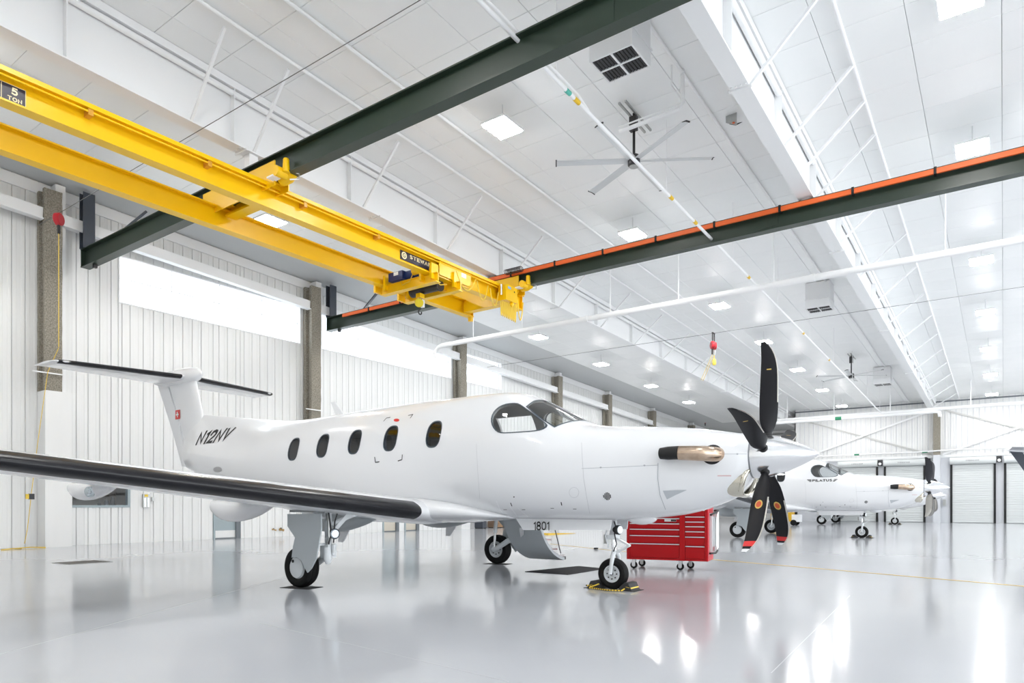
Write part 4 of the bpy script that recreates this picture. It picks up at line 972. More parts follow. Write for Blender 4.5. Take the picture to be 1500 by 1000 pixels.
# ---- spinner, propeller, exhaust, intake
MB().lathe([(0,.262),(.03,.262),(.12,.252),(.25,.222),(.38,.178),(.5,.128),(.6,.078),(.66,.036),(.69,.012),(.70,.003)], (1.845,0,1.69), (1,0,0), 44).build('spinner', CHROME, ac, True)
MB().lathe([(0,.20),(0,.262),(.022,.262),(.022,.2)], (1.826,0,1.69), (1,0,0), 44).build('spinner_backplate', mat('bulkhead', (0.3, 0.31, 0.33), 0.4, metal=.6), ac, True)
PH = V(1.99, 0, 1.69)
def blade_sections(phi, R0=.20, tab=None):
    e = V(0, -cos(phi), sin(phi)); n0 = V(1,0,0).cross(e)
    return e, n0
CH = [(.20,.075,-.036,.075,-36),(.27,.10,-.05,.06,-34),(.33,.15,-.075,.045,-30),(.42,.195,-.095,.034,-24),(.60,.205,-.095,.026,-15),(.80,.20,-.088,.020,-10),(1.0,.188,-.08,.016,-9),(1.15,.158,-.076,.012,-6),(1.26,.112,-.080,.009,-4),(1.335,.055,-.084,.006,-3)]
def bpt(phi, r, u, side, off=0.0):       # u 0 trailing .. 1 leading, side +1/-1
    c, te, th, be = pchip(CH, r); be = radians(be); e = V(0, -cos(phi), sin(phi)); n0 = V(1,0,0).cross(e)
    cd = V(1,0,0)*cos(be) + n0*sin(be); nd = n0*cos(be) - V(1,0,0)*sin(be)
    t = .5*th*(max(sin(pi*min(max(u,0),1)), 0)**.6) + off
    return PH + e*r + cd*(te+c*u) + nd*(side*t)
def blade(phi, m, parent, deco=True, mB=None):
    rs = [.20,.24,.27,.30,.33,.37,.42,.5,.6,.7,.8,.9,1.0,1.08,1.15,1.21,1.26,1.30,1.335]; us = [i/8 for i in range(9)]
    mb = MB().loft([[bpt(phi, r, u, 1) for u in us] + [bpt(phi, r, u, -1) for u in reversed(us[1:-1])] for r in rs])
    b = mb.build('propeller_blade', m, parent, True)
    def bp(r0, r1, u0, u1, side, name, mm, nr=8, off=.0018):
        q = MB().loft([[bpt(phi, r0+(r1-r0)*i/nr, u0+(u1-u0)*j/6, side, off) for j in range(7)] for i in range(nr+1)], cap=False, closed=False)
        return q.build(name, mm, b, True)
    if deco:
        bp(1.195, 1.262, .0, 1, -1, 'red_stripe', RED); bp(1.295, 1.335, 0, 1, -1, 'white_tip', WHITE)
        bp(.62, 1.29, .93, 1.0, -1, 'leading_edge_guard', mat('nickel_guard', (0.62, 0.60, 0.55), 0.35, metal=.5), 12); bp(.62, 1.29, .95, 1.0, 1, 'leading_edge_guard', MATS['nickel_guard'], 12)
        def disc(rr, rad, mm, name, off, side=-1, rc=.71):
            c, te, th, be = pchip(CH, rc); q = MB(); ring = []
            for k in range(20): a = 2*pi*k/20; ring.append(bpt(phi, rc+rad*1.15*sin(a), .5+rad*.85*cos(a)/c, side, off))
            q.add(ring, [tuple(range(20))]); q.build(name, mm, b)
        disc(0, .052, DECAL_GOLD, 'maker_decal', .0025); disc(0, .036, mat('decal_red', (0.65, 0.10, 0.03), 0.4), 'maker_decal_centre', .0035)
        bp(1.0, 1.012, .35, .62, 1, 'yellow_label', DECAL_GOLD, 1)
    elif mB: bp(.34, 1.33, .03, .97, -1, 'polished_back', mB, 10)
    # root collar
    e = V(0, -cos(phi), sin(phi)); MB().lathe([(0,.05),(.04,.055),(.065,.045)], PH+e*.20, e, 16).build('blade_cuff', BLACK, b, True)
    return b
for k in range(5):
    b5 = blade(radians(90+72*k), BLADE, ac); own.append(b5)
    if k == 2:
        for ch in b5.children:
            if ch.name.startswith('blade_cuff'): ch.data.materials.clear(); ch.data.materials.append(ALU)

def exhaust(sg):
    t = MB().tube([V(1.52, sg*.36, 1.70), V(1.49, sg*.50, 1.70), V(1.43, sg*.575, 1.705), V(1.34, sg*.605, 1.71), V(1.15, sg*.635, 1.72)], [.088,.088,.088,.086,.082], 20).build('exhaust_stack', BRONZE, ac, True)
    MB().loft([[V(x+dx*sin(a), sg*(.64)+.079*cos(a)*sy, 1.722+.079*s2*sin(a)) for a in [2*pi*k/20 for k in range(20)]] for x, dx, sy, s2 in ((1.152, .0, 1, 1), (1.02, .0, .99, .98), (.93, .0, .95, .85))]).build('exhaust_mouth', BLACK, t, True)
for sg in (-1, 1):
    exhaust(sg)
    o = [surf(V(1.47+.115*cos(a), sg*1, 1.70+.115*sin(a)), V(0, sg, 0), 0) for a in [2*pi*k/28 for k in range(28)]]
    patch(o, V(0, sg, 0), .004, 'exhaust_cutout', BLACK, ac, rings=4)
# chin intake with polished lip
m = MB(); rings = []
NI = 36
def lip(k, q):                                # q: 0 inside .. 1 around lip section
    a = 2*pi*k/NI; c, s = cos(a), sin(a)
    y = .255*math.copysign(abs(c)**.8, c); z = 1.395 + (.155 if s > 0 else .165)*math.copysign(abs(s)**.8, s)
    xx = 1.845 - .11*(1-s)/2
    d = V(0, c*.75, s).normalized()
    ph = q*1.5*pi - .75*pi
    return V(xx + .035*cos(ph) - .02, y, z) + d*(.030*sin(ph))
for q in [i/10 for i in range(11)]: rings.append([lip(k, q) for k in range(NI)])
m.loft(rings, cap=False)
outer = rings[-1]
m.loft([outer, [V(p.x-.13, p.y*1.02, p.z) for p in outer]], cap=False)
lp = m.build('intake_lip', LIPMET, ac, True)
MB().add([V(1.75 - .10*(1-sin(2*pi*k/NI))/2, .255*math.copysign(abs(cos(2*pi*k/NI))**.8, cos(2*pi*k/NI)), 1.395+.15*math.copysign(abs(sin(2*pi*k/NI))**.8, sin(2*pi*k/NI))) for k in range(NI)], [tuple(range(NI))]).build('intake_duct', mat('duct_grey', (0.10, 0.10, 0.11), 0.5), ac)
# small belly bump ahead of the nose gear
def blob(c, rx, ry, rz, name, m, parent, n=20, k=10):
    rings = []
    for i in range(1, k): a = pi*i/k; rings.append([V(c[0]-rx*cos(a), c[1]+ry*sin(a)*cos(t), c[2]+rz*sin(a)*sin(t)) for t in [2*pi*j/n for j in range(n)]])
    return MB().loft(rings).build(name, m, parent, True)

# ---- belly fairing and wing
fx = [(-5.6,.45,.93,1.05),(-5.2,.75,.875,1.16),(-4.5,.97,.845,1.24),(-3.6,1.06,.835,1.27),(-2.9,1.04,.84,1.26),(-2.45,.97,.855,1.22),(-2.1,.88,.875,1.17),(-1.8,.76,.895,1.10),(-1.55,.62,.91,1.03),(-1.4,.5,.925,.98)]
rings = []
for x in frange(-5.6, -1.4, 30):
    w, zb, zt = pchip(fx, x); zc, hh = (zb+zt)/2, (zt-zb)/2
    rings.append([V(x, w*math.copysign(abs(cos(a))**.75, cos(a)), zc+hh*math.copysign(abs(sin(a))**.8, sin(a))) for a in [2*pi*k/40 for k in range(40)]])
MB().loft(rings).build('wing_root_fairing', WHITE_PAINT, ac, True)
def foil(t, n=22):                       # points from TE upper over LE to TE lower, (xc, zc)
    def th(x): return 5*t*(.2969*sqrt(x)-.126*x-.3516*x*x+.2843*x**3-.1036*x**4)
    def cm(x): return .022*(2*.4*x-x*x)/.16 if x < .4 else .022/.36*(.2+.8*x-x*x)
    up = [(x, cm(x)+th(x)) for x in [(.5-.5*cos(pi*i/n)) for i in range(n, -1, -1)]]
    lo = [(x, cm(x)-th(x)) for x in [(.5-.5*cos(pi*i/n)) for i in range(1, n+1)]]
    return up+lo
def wing_station(y):                     # LE x, chord, LE z, thickness
    t = (y-.9)/7.1
    return -2.40-.52*t, 2.20-1.02*t, 1.005+.096*(y-.9), .165-.035*t
def wsec(y, sg, pts=None, off=0.0):
    lx, c, lz, t = wing_station(y); f = foil(t)
    return [V(lx - x*c, sg*y, lz + z*c) for x, z in f]
ys = [.55,.9,1.3,2,3,4,5,6,7,7.6,7.95]
for sg in (-1, 1):
    w = MB().loft([wsec(y, sg) for y in ys]).build('wing', WHITE_PAINT, ac, True)
    def bsec(y):
        lx, c, lz, t = wing_station(y); f = foil(t, 40); k = len(f)//2; lim = .155/c if y < 5 else .145/c
        sel = [(x, z) for x, z in f if x <= lim]; o = []
        for i, (x, z) in enumerate(sel):
            a = sel[max(i-1, 0)]; b = sel[min(i+1, len(sel)-1)]; d = Vector((b[0]-a[0], b[1]-a[1])).normalized(); o.append(V(lx-x*c-d.y*-.006*1, sg*y, lz+z*c-d.x*.006*-1*-1) if False else V(lx-x*c+.006*(-d.y if False else d.y*-1), sg*y, lz+z*c+.006*d.x*-1*-1))
        return sel, lx, c, lz
    rings = []
    for y in frange(1.12, 7.9, 30):
        lx, c, lz, t = wing_station(y); f = foil(t, 60); sel = [(x, z) for x, z in f if x*c <= .15]
        n0 = 24; idx = [int(round(i*(len(sel)-1)/n0)) for i in range(n0+1)]; P = [V(lx-sel[i][0]*c, sg*y, lz+sel[i][1]*c) for i in idx]
        ctr = V(lx-.10, sg*y, lz+.0); rings.append([p + (p-ctr).normalized()*.007 for p in P])
    e0 = rings[0]; mid = sum(e0, Vector())/len(e0)
    rings = [[mid+(p-mid)*.55+V(-.02, -sg*.055, 0) for p in e0], [mid+(p-mid)*.85+V(-.008, -sg*.035, 0) for p in e0]] + rings
    MB().loft(rings, cap=True).build('deice_boot', BOOT, w, True)
    rings = []
    for i in range(8):
        s = i/7; a = radians(75)*min(s*1.6, 1); y = 7.95+.28*sin(a)*1.0 + .06*s; z = wing_station(7.95)[2]+.02+.55*s*s+.2*s*(1-s)
        lx = wing_station(7.95)[0]-.75*s*s; c = 1.18*(1-.55*s); f = foil(.10); ca = cos(a)
        rings.append([V(lx-x*c, sg*(y-zz*c*sin(a)), z+zz*c*ca) for x, zz in f])
    MB().loft(rings).build('winglet', WHITE_PAINT, w, True)
    # flap actuator fairings
    for y, xb, xf, zb, hgt, wd in ((1.25,-4.75,-2.95,.70,.26,.13), (2.5,-5.25,-3.75,.875,.28,.12), (4.5,-5.0,-3.85,1.17,.25,.10)):
        rings = []; lz0 = wing_station(y)[2]
        for i in range(13):
            s = i/12; x = xb+(xf-xb)*s; hh = hgt*(sin(pi*min(max(.06+.94*s, .0), 1)**.72))**.62 if s < 1 else .02
            hh = max(hh, .03); zt = lz0+.03
            bot = zt-max(zt-zb, .1)*(hh/hgt if hh < hgt else 1)
            zc, h2 = (zt+bot)/2, (zt-bot)/2; wdx = wd*max(sin(pi*(.08+.9*s))**.5, .15)
            rings.append([V(x, sg*y+wdx*cos(a), zc+h2*sin(a)) for a in [2*pi*k/20 for k in range(20)]])
        fa = MB().loft(rings).build('flap_fairing', WHITE_PAINT if y > 4 else GREY_PAINT if y < 2 else WHITE_PAINT, w, True)
        if y > 4:
            c0 = V(-4.30, sg*(y+.095), 1.265); MB().lathe([(-.03,.062),(.012,.062),(.018,.05)], c0, (.5, sg*.85, -.12), 20).build('landing_light', mat('lamp_lens', (0.65, 0.72, 0.75), 0.12, metal=.6), w, True)
            m = MB()
            for k in range(7): a = 2*pi*k/6; q = c0 + (V(0,0,.032)*sin(a)+V(.028, 0, 0)*cos(a) if k < 6 else V(0,0,0)); m.lathe([(0,.012),(.026,.012)], q, (.5, sg*.85, -.12), 10)
            m.build('lamp_led', mat('led_bright', (0.9, 0.95, 1.0), 0.2), w, True)
    MB().prism([(-3.95, sg*1.25-.008, .75), (-3.72, sg*1.25-.008, .75), (-3.86, sg*1.25-.008, .56), (-3.97, sg*1.25-.008, .56)], (0, .016, 0)).build('belly_antenna', WHITE_PAINT, w)

# ---- tail
def sym(t, n=14): 
    def th(x): return 5*t*(.2969*sqrt(x)-.126*x-.3516*x*x+.2843*x**3-.1036*x**4)
    return [(x, th(x)) for x in [(.5-.5*cos(pi*i/n)) for i in range(n, -1, -1)]] + [(x, -th(x)) for x in [(.5-.5*cos(pi*i/n)) for i in range(1, n+1)]]
fin = [(2.3,-9.45,-10.62,.13),(2.7,-9.58,-10.84,.12),(3.03,-9.66,-11.02,.115),(3.4,-9.80,-11.24,.11),(3.9,-9.98,-11.54,.10)]
RUD = .68
def finring(z, le, te, t, a, b):
    c = le-te; f = [(x, y) for x, y in sym(t, 20) if a-1e-6 <= x <= b+1e-6]; return [V(le-x*c, y*c, z) for x, y in f]
MB().loft([finring(z, le, te, t, 0, RUD) for z, le, te, t in fin]).build('fin', WHITE_PAINT, ac, True)
RZ = [(1.97,-10.30,-10.50),(2.3,-10.36,-10.66),(2.7,-10.45,-10.86),(3.03,-10.59,-11.04),(3.4,-10.79,-11.25),(3.9,-11.05,-11.54)]
ru = MB().loft([[V(a+.0, .055, z), V((a+b)/2, .035, z), V(b, .006, z), V(b, -.006, z), V((a+b)/2, -.035, z), V(a, -.055, z)] for z, a, b in RZ])
ru.build('rudder', WHITE_PAINT, ac, True)
rings = []
for s, r in ((-9.74,.015),(-9.80,.07),(-9.9,.115),(-10.1,.15),(-10.5,.165),(-11.0,.15),(-11.4,.10),(-11.62,.05),(-11.68,.01)):
    rings.append([V(s, r*cos(a), 3.94+r*1.15*sin(a)) for a in [2*pi*k/20 for k in range(20)]])
MB().loft(rings).build('tail_bullet', WHITE_PAINT, ac, True)
for sg in (-1, 1):
    st = [(.05,-10.12,-11.55,.10),(1.2,-10.34,-11.50,.10),(2.3,-10.56,-11.47,.10),(2.42,-10.62,-11.50,.09),(2.49,-10.75,-11.52,.06)]
    rg = [[V(le-x*(le-te), sg*y, 3.90+z*(le-te)) for x, z in sym(t)] for y, le, te, t in st]
    h = MB().loft(rg).build('tailplane', WHITE_PAINT, ac, True)
    rings = []
    for y in frange(.20, 2.40, 8):
        le, te = [(q[1]+(r_[1]-q[1])*(y-q[0])/(r_[0]-q[0]), q[2]+(r_[2]-q[2])*(y-q[0])/(r_[0]-q[0])) for q, r_ in zip(st, st[1:]) if q[0] <= y <= r_[0]+1e-6][0]; c = le-te; f = [(x, z) for x, z in sym(.10, 40) if x*c <= .10]
        P = [V(le-x*c, sg*y, 3.90+z*c) for x, z in f]; ctr = V(le-.05, sg*y, 3.90); idx = [int(round(i*(len(P)-1)/16)) for i in range(17)]; rings.append([P[i]+(P[i]-ctr).normalized()*.009 for i in idx])
    MB().loft(rings).build('deice_boot', BOOT, h, True)
# flag on the fin
fb = BVHTree.FromPolygons([o.matrix_basis @ v.co for o in [x for x in ac.children if x.name.startswith('fin')] for v in o.data.vertices], [tuple(p.vertices) for o in [x for x in ac.children if x.name.startswith('fin')] for p in o.data.polygons])
def fin_y(x, z):
    q = fb.ray_cast(V(x, -2, z), V(0,1,0))[0]; return q.y if q else -.05
fc_ = at_y(260, 607, -.07)
fl = MB().add([V(fc_.x+u, fin_y(fc_.x+u, fc_.z+w)-.010, fc_.z+w) for u, w in ((-.11,-.10),(.10,-.10),(.11,.10),(-.10,.10))], [(0,1,2,3)]).build('fin_flag', RED, ac)
m = MB()
for u0, u1, w0, w1 in ((-.018,.018,-.06,.06), (-.06,-.018,-.018,.018), (.018,.06,-.018,.018)):
    m.add([V(fc_.x+u, fin_y(fc_.x+u, fc_.z+w)-.020, fc_.z+w) for u, w in ((u0,w0),(u1,w0),(u1,w1),(u0,w1))], [(0,1,2,3)])
m.build('flag_cross', WHITE, fl)
own.append(fl)
# antenna on the spine
MB().prism([(-5.45,-.008,2.68),(-5.22,-.008,2.68),(-5.50,-.008,2.96),(-5.60,-.008,2.96)], (0,.016,0)).build('spine_antenna', WHITE_PAINT, ac)

# ---- landing gear
def tyre(name, c, R, w, parent, hub=PALE_METAL):
    c = V(*c); h = w/2
    prof = [(-h*.55, R*.52), (-h*.85, R*.62), (-h, R*.78), (-h*.86, R*.93), (-h*.5, R*.99), (-h*.34, R), (-h*.32, R*.965), (-h*.26, R*.965), (-h*.24, R), (-.02*h, R), (0, R*.965), (.02*h, R), (h*.24, R), (h*.26, R*.965), (h*.32, R*.965), (h*.34, R), (h*.5, R*.99), (h*.86, R*.93), (h, R*.78), (h*.85, R*.62), (h*.55, R*.52)]
    t = MB().lathe(prof, c, (0,1,0), 44, cap=False).build(name, TYRE, parent, True)
    hb = MB()
    hb.lathe([(-h*.62,.002),(-h*.62,R*.17),(-h*.45,R*.22),(-h*.5,R*.44),(-h*.72,R*.50),(-h*.7,R*.56),(h*.7,R*.56),(h*.72,R*.5),(h*.5,R*.44),(h*.45,R*.22),(h*.62,R*.17),(h*.62,.002)], c, (0,1,0), 32)
    o = hb.build('wheel_hub', hub, t, True)
    m = MB()
    for s in (-1, 1):
        for k in range(8): a = 2*pi*k/8; m.lathe([(0,R*.045),(.012,R*.045)], c+V(R*.33*cos(a), s*(h*.5), R*.33*sin(a)), (0,s,0), 8)
        m.lathe([(0,R*.1),(.03,R*.09)], c+V(0, s*h*.6, 0), (0,s,0), 12)
    m.build('wheel_bolts', DARKM, t); return t
for sg in (-1, 1):
    wc = V(-3.54, sg*2.265, .2795)
    wheel = tyre('main_wheel', wc, .275, .20, ac)
    leg = MB().tube([V(-3.08, sg*2.20, 1.10), V(-3.08, sg*2.20, .52)], [.05, .045], 14).build('main_gear_leg', PALE_METAL, ac, True)
    m = MB(); m.box(-3.16,-3.0, min(sg*2.13, sg*2.27), max(sg*2.13, sg*2.27), .42, .60); m.build('leg_knuckle', PALE_METAL, leg)
    MB().tube([V(-3.08, sg*2.13, .50), V(-3.22, sg*2.11, .44), V(-3.42, sg*2.11, .32), V(-3.54, sg*2.12, .272)], [.045, .05, .045, .05], 12).build('trailing_arm', PALE_METAL, ac, True)
    MB().tube([V(-3.54, sg*2.11, .272), V(-3.54, sg*2.29, .272)], .03, 10).build('axle', PALE_METAL, ac, True)
    MB().tube([V(-3.50, sg*2.10, .32), V(-3.48, sg*2.10, .62)], .022, 10).build('shock_rod', ALU, ac, True)
    MB().tube([V(-3.485, sg*2.10, .60), V(-3.44, sg*2.12, 1.06)], .036, 12).build('shock_cylinder', PALE_METAL, ac, True)
    MB().tube([V(-3.04, sg*2.18, .86), V(-2.78, sg*1.8, 1.06)], [.03, .03], 10).build('side_brace', PALE_METAL, ac, True)
    m = MB(); m.tube([V(-3.02, sg*2.25, 1.05), V(-2.97, sg*2.25, .8), V(-3.0, sg*2.26, .6)], .012, 6); m.tube([V(-3.0, sg*2.18, .62), V(-2.95, sg*2.2, .9), V(-3.0, sg*2.1, 1.05)], .010, 6); m.build('brake_hose', DARKM, ac, True)
    MB().lathe([(0,.06),(.03,.065),(.045,.05)], V(-2.95, sg*2.22, .74), (1,-.25*sg*-1,0), 18).build('taxi_light', mat('lamp_lens2', (0.55, 0.62, 0.68), 0.1, metal=.7), ac, True)
    MB().lathe([(-.01,.066),(.034,.072),(.034,.062)], V(-2.952, sg*2.22, .74), (1,.25*sg,0), 18, cap=False).build('taxi_light_rim', BLACK, ac, True)
    m = MB(); m.tube([V(-3.04, sg*2.24, .34), V(-3.04, sg*2.24, .40), V(-3.05, sg*2.24, .56)], [.03, .058, .055], 14); m.tube([V(-2.97, sg*2.20, .46), V(-2.97, sg*2.20, .60)], .025, 10); m.build('gear_block', PALE_METAL, ac, True)
    MB().bar(V(-3.06, sg*2.25, .66), V(-2.86, sg*2.0, 1.03), .03, .05).build('drag_link', PALE_METAL, ac)
    m = MB(); m.tube([V(-3.02, sg*2.28, .60), V(-2.95, sg*2.30, .70), V(-2.96, sg*2.30, .88), V(-3.02, sg*2.27, 1.0)], .014, 6); m.build('hydraulic_line', GALV, ac, True)
    dpts = [at_y(px, py, -2.42) for px, py in ((421,752.5),(470,752.5),(470.5,775),(463,818),(456,832),(450,838.5),(445,829),(441,820),(434,815.5),(427,816.5),(429,800),(432,787),(421,770.5))]
    dpts = [V(p.x, sg*2.42, p.z) for p in dpts]
    MB().prism(dpts, (0, -sg*.018, 0)).build('gear_door', GREY_PAINT, ac)
    m = MB(); m.bar(V(-3.08, sg*2.25, .95), V(-3.1, sg*2.41, .95), .03, .03); m.bar(V(-3.08, sg*2.22, .6), V(-3.1, sg*2.41, .6), .03, .03); m.build('door_link', PALE_METAL, ac)
    MB().lathe([(0,.14),(.012,.135),(.02,.05)], V(-3.54, sg*2.345, .272), (0,sg,0), 28).build('hub_cap', PALE_METAL, wheel, True)
    MB().lathe([(0,.022),(.006,.022)], V(-3.60, sg*2.362, .36), (0,sg,0), 12).build('cap_hole', BLACK, wheel)
    MB().box(-3.62,-2.9, min(sg*1.55, sg*2.40), max(sg*1.55, sg*2.40), 1.02, 1.05).build('wheel_well', mat('well_grey', (0.35, 0.37, 0.38), 0.6), ac)
# nose gear
NR_ = .207
nw = tyre('nose_wheel', (0, 0, NR_-.003), NR_, .155, ac)
MB().tube([V(.0,0,1.0), V(.0,0,.66)], .05, 14).build('nose_strut', PALE_METAL, ac, True)
MB().tube([V(.0,0,.68), V(.01,0,.50)], .032, 12).build('oleo_piston', CHROME, ac, True)
for s in (-1, 1):
    MB().tube([V(.02,s*.02,.50), V(.03,s*.085,.44), V(.02,s*.10,.33), V(0,s*.10,.205)], [.035,.032,.026,.03], 10).build('fork_arm', PALE_METAL, ac, True)
m = MB(); m.bar(V(.03,0,.68), V(.24,0,.585), .05, .022); m.bar(V(.24,0,.585), V(.04,0,.48), .05, .022); m.build('torque_link', PALE_METAL, ac)
m = MB(); m.box(-.06,.07,-.07,.07,.78,.86); m.box(-.05,.05,-.085,.085,.66,.72); m.tube([V(-.05,-.07,.88), V(-.07,-.09,.7), V(-.04,-.06,.55)], .01, 6); m.build('strut_collar', PALE_METAL, ac)
m = MB(); m.tube([V(.04,-.06,.9), V(.08,-.08,.82), V(.05,-.07,.74), V(.07,-.05,.6), V(.03,-.06,.5)], .009, 6); m.build('hydraulic_hose', DARKM, ac, True)
MB().lathe([(-.05,.03),(0,.062),(.04,.066),(.05,.055)], V(.08,-.06,.79), (1,-.25,0), 20).build('landing_lamp', BLACK, ac, True)
MB().lathe([(0,.054),(.008,.05)], V(.128,-.072,.79), (1,-.25,0), 20).build('lamp_glass', mat('lamp_lens', (0.65, 0.72, 0.75), 0.12, metal=.6), ac, True)
MB().box(-.12,-.07,-.05,.05,.60,.72).build('strut_box', GALV, ac)
for s in (-1, 1):
    dd = MB().prism([V(-1.40, s*.24, .925), V(.10, s*.24, .925), V(.08, s*.25, .79), V(-1.27, s*.25, .765)], (0, s*.014, 0)).build('nose_gear_door', WHITE_PAINT, ac)
a, b = at_y(782.5, 776.5, -.258), at_y(805.5, 776.5, -.258)
o = text_on('serial_number', '1801', a, (b-a), (0, 0, (at_y(782.5, 763.5, -.258)-a).z), DECAL_BLACK, ac, .016); own.append(o)
blob((.42, -.02, .945), .20, .14, .085, 'drain_fairing', WHITE_PAINT, ac)
# ---- open airstair on the far (left) side
rings_o, rings_i = [], []; AX0, AX1 = -2.34, -1.66
for i in range(15):
    s = i/14; ang_ = radians(4+74*s); y = .74 + .12*s + .78*(1-cos(ang_))*1.12; z = 1.0-.80*sin(ang_)*1.02
    rings_o.append((y, z))
m = MB()
sec = []
for i, (y, z) in enumerate(rings_o):
    a = rings_o[max(i-1, 0)]; b = rings_o[min(i+1, 14)]; d = Vector((b[0]-a[0], b[1]-a[1])).normalized(); n = Vector((-d.y, d.x)) if True else None
    n = Vector((-d.y, d.x)); n = n if n.x > -2 else n
    sec.append([V(AX0, y, z), V(AX1, y, z), V(AX1, y+n.x*.05, z+n.y*.05), V(AX0, y+n.x*.05, z+n.y*.05)])
asd = m.loft(sec).build('airstair_door', GREY_PAINT, ac, True); own.append(asd)
for k, i in enumerate((3, 6, 9, 12)):
    y, z = rings_o[i]; MB().box(AX0+.07, AX1-.07, y+.05, y+.29, z+.02, z+.045).build('step', ALU, asd)
MB().box(AX0+.02, AX1-.02, rings_o[-1][0]-.02, rings_o[-1][0]+.08, rings_o[-1][1]+.01, rings_o[-1][1]+.06).build('door_edge', DARKM, asd)
MB().tube([V(AX1-.04, .8, 2.0), V(AX1-.04, 1.3, .75), V(AX1-.02, rings_o[-2][0], rings_o[-2][1]+.1)], .008, 6).build('door_cable', DARKM, asd)
m = MB().prism([V(-2.02, .80, .86), V(-1.96, .80, .88), V(-1.99, .82, .64), V(-2.05, .84, .60), V(-2.06, .82, .72)], (0, -.012, 0)); own.append(m.build('door_tag', WHITE, ac))

cdo = [V(x, 1, z) for x, z in [(-2.34+.68*i/8, 1.06) for i in range(8)] + [(-1.66, 1.06+1.44*i/14) for i in range(14)] + [(-1.66-.68*i/8, 2.5) for i in range(8)] + [(-2.34, 2.5-1.44*i/14) for i in range(14)]]
# ---- tyre mats and chocks
def world(p): return AC_POS + Matrix.Rotation(AC_ROT, 3, 'Z') @ V(*p)
for sg, lab in ((-1, 'black rubber pad under the main wheel with the hub cap facing the camera'), (1, 'black rubber pad under the main wheel behind the open airstair')):
    q = world((-3.52, sg*2.265, 0)); o = MB().box(-.26, .22, -.15, .15, 0, .004).build('tyre_pad', MATM); o.location = q; o.rotation_euler = (0, 0, AC_ROT+radians(12)); tag(o, lab, 'pad')
    # wheel stands on the pad: lift is below render resolution
def chock(pos, rot, flip, lab, group, rope=None):
    t = thing('wheel_chock', lab, 'chock', pos, rot, group); f = flip
    m = MB(); prof = [(0, .0), (.20*f, .0), (.15*f, .10), (.10*f, .11), (.03*f, .05)]
    m.loft([[V(x, y, z) for x, z in prof] for y in (-.13, .13)]); m.build('rubber_wedge', mat('chock_rubber', (0.03, 0.03, 0.032), 0.7), t)
    MB().box(min(-.02*f, .25*f), max(-.02*f, .25*f), -.14, .14, 0, .004).build('base_plate', BLACK, t)
    MB().bar(V(.17*f, -.1305, .045), V(.12*f, -.1305, .055), .004, .016, up=(0,1,0)).build('reflector', CORD, t)
    MB().loft([[V(x, y, z) for x, z in ((.186*f, .030), (.178*f, .046), (.180*f, .047), (.188*f, .031))] for y in (-.12, .12)]).build('reflector_strip', CORD, t)
    return t
def chock_pair(pos, rot, lab, grp, R):
    m3 = Matrix.Rotation(rot, 3, 'Z')
    chock(pos + m3 @ V(R*.62, 0, 0), rot, 1, 'black rubber chock ahead of the nose wheel of '+lab, grp)
    chock(pos + m3 @ V(-R*.62, 0, 0), rot, -1, 'black rubber chock behind the nose wheel of '+lab, grp)
chock_pair(AC_POS, AC_ROT, 'the airplane under the crane', 'nose wheel chocks', .20)
rp = MB(); P = []
for i in range(30):
    s = i/29; P.append(V(-.30+.52*s, -.20-.05*sin(pi*s)+.03*sin(6*s), .014+ (.03 if s < .08 else 0)))
P = [V(-.14, -.14, .07), V(-.24, -.17, .03)] + P + [V(.23, -.15, .03)]
rope = thing('chock_rope', 'yellow and black twisted rope tying the nose wheel chocks together', 'rope', AC_POS, AC_ROT)
rp.tube(P, .009, 8).build('rope_strand', CORD, rope, True)
bk = MB()
for i in range(2, len(P)-2, 2): bk.tube([P[i]+V(0,0,.001), P[i]+(P[i+1]-P[i])*.55+V(0,0,.001)], .0105, 8)
bk.build('rope_fleck', BLACK, rope, True)

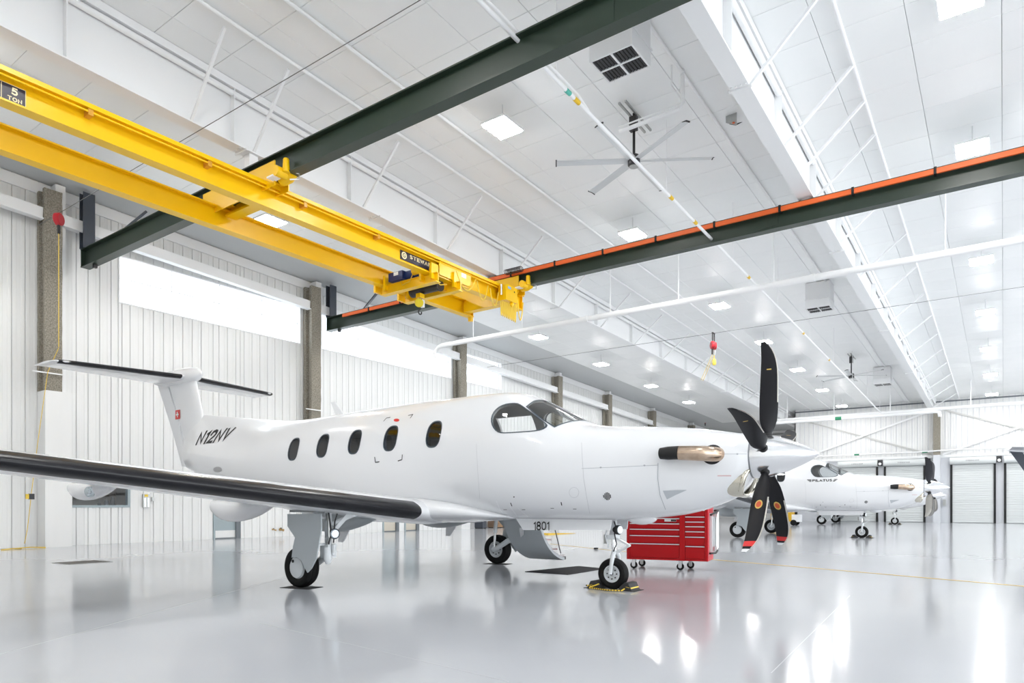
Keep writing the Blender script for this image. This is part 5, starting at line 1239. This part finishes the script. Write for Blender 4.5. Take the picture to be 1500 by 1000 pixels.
# ================================================================== THE OTHER AIRCRAFT
for o in own:
    if o: o['own'] = 1
SKIP = ('airstair_door', 'registration')
def other(r, d, lab, skip=SKIP):
    c = copy_tree(ac, None, skip); c.location = rd(r, d); c.rotation_euler = (0, 0, AC_ROT); c['label'] = lab
    return c
a2 = other(11.99, 23.4, 'white single-engine turboprop lettered below the cockpit, in the middle of the row')
a3 = other(20.3*1.10, 36.2*1.10, 'white single-engine turboprop mostly hidden, last of the row before the far doors')
a4 = other(34.65, 28.0, 'airplane with a dark slate fin whose tail pokes in beside the far doors')
for k in (0, 1, 2, 3):
    for pp in (a2, a3, a4): blade(radians(45+90*k), BLADE_GREY, pp, False, BLADE_SILVER)
for pp in (a2, a3, a4): patch(cdo, V(0, 1, 0), -.002, 'cabin_door', WHITE_PAINT, pp)
for o in list(a4.children):
    if o.name.split('.')[0] in ('fin', 'rudder'):
        o.data = o.data.copy(); o.data.materials.clear(); o.data.materials.append(NAVY)
lt = skin_text('PILATUS', -1.42, 1.925, .62, .085, DECAL_BLACK, 'lettering', a2, off=.006, bold=True)
m = MB()
for sg, xc in ((-1, -1.52), (1, -.72)):
    for i in range(3):
        z = 1.995-i*.03; L_ = .14-.035*i; x0, x1 = (xc-L_/2-.0, xc+L_/2)
        if sg > 0: x0, x1 = xc-.06+(0), xc-.06+L_
        else: x0, x1 = xc+.07-L_, xc+.07
        y = BV.ray_cast(V((x0+x1)/2, -3, z), V(0,1,0))[0].y-.007
        m.add([V(x0, y, z-.010), V(x1, y, z-.010), V(x1, y, z+.010), V(x0, y, z+.010)], [(0,1,2,3)])
m.build('wing_emblem', DECAL_BLACK, a2)
chock_pair(rd(11.99, 23.4), AC_ROT, 'the middle airplane', 'nose wheel chocks', .20)
chock_pair(rd(20.3*1.10, 36.2*1.10), AC_ROT, 'the last airplane by the far doors', 'nose wheel chocks', .20)
# parking stand between the tails: small yellow tug seen under the middle airplane
q = on_z(1148, 769); t = thing('ground_power_cart', 'small yellow ground cart standing by the far left doors', 'cart', (q.x, q.y, 0), AC_ROT)
MB().box(-.6, .5, -.4, .4, .22, .75).build('cart_body', mat('cart_yellow', (0.75, 0.45, 0.03), 0.4), t); MB().box(.5, .9, -.35, .35, .2, .6).build('cart_hood', STEELW, t)
for x in (-.4, .6):
    for y in (-.42, .34): MB().lathe([(0,.16),(.08,.16)], (x, y, .16), (0,1,0), 18).build('cart_wheel', TYRE, t, True)
bpy.context.view_layer.update()
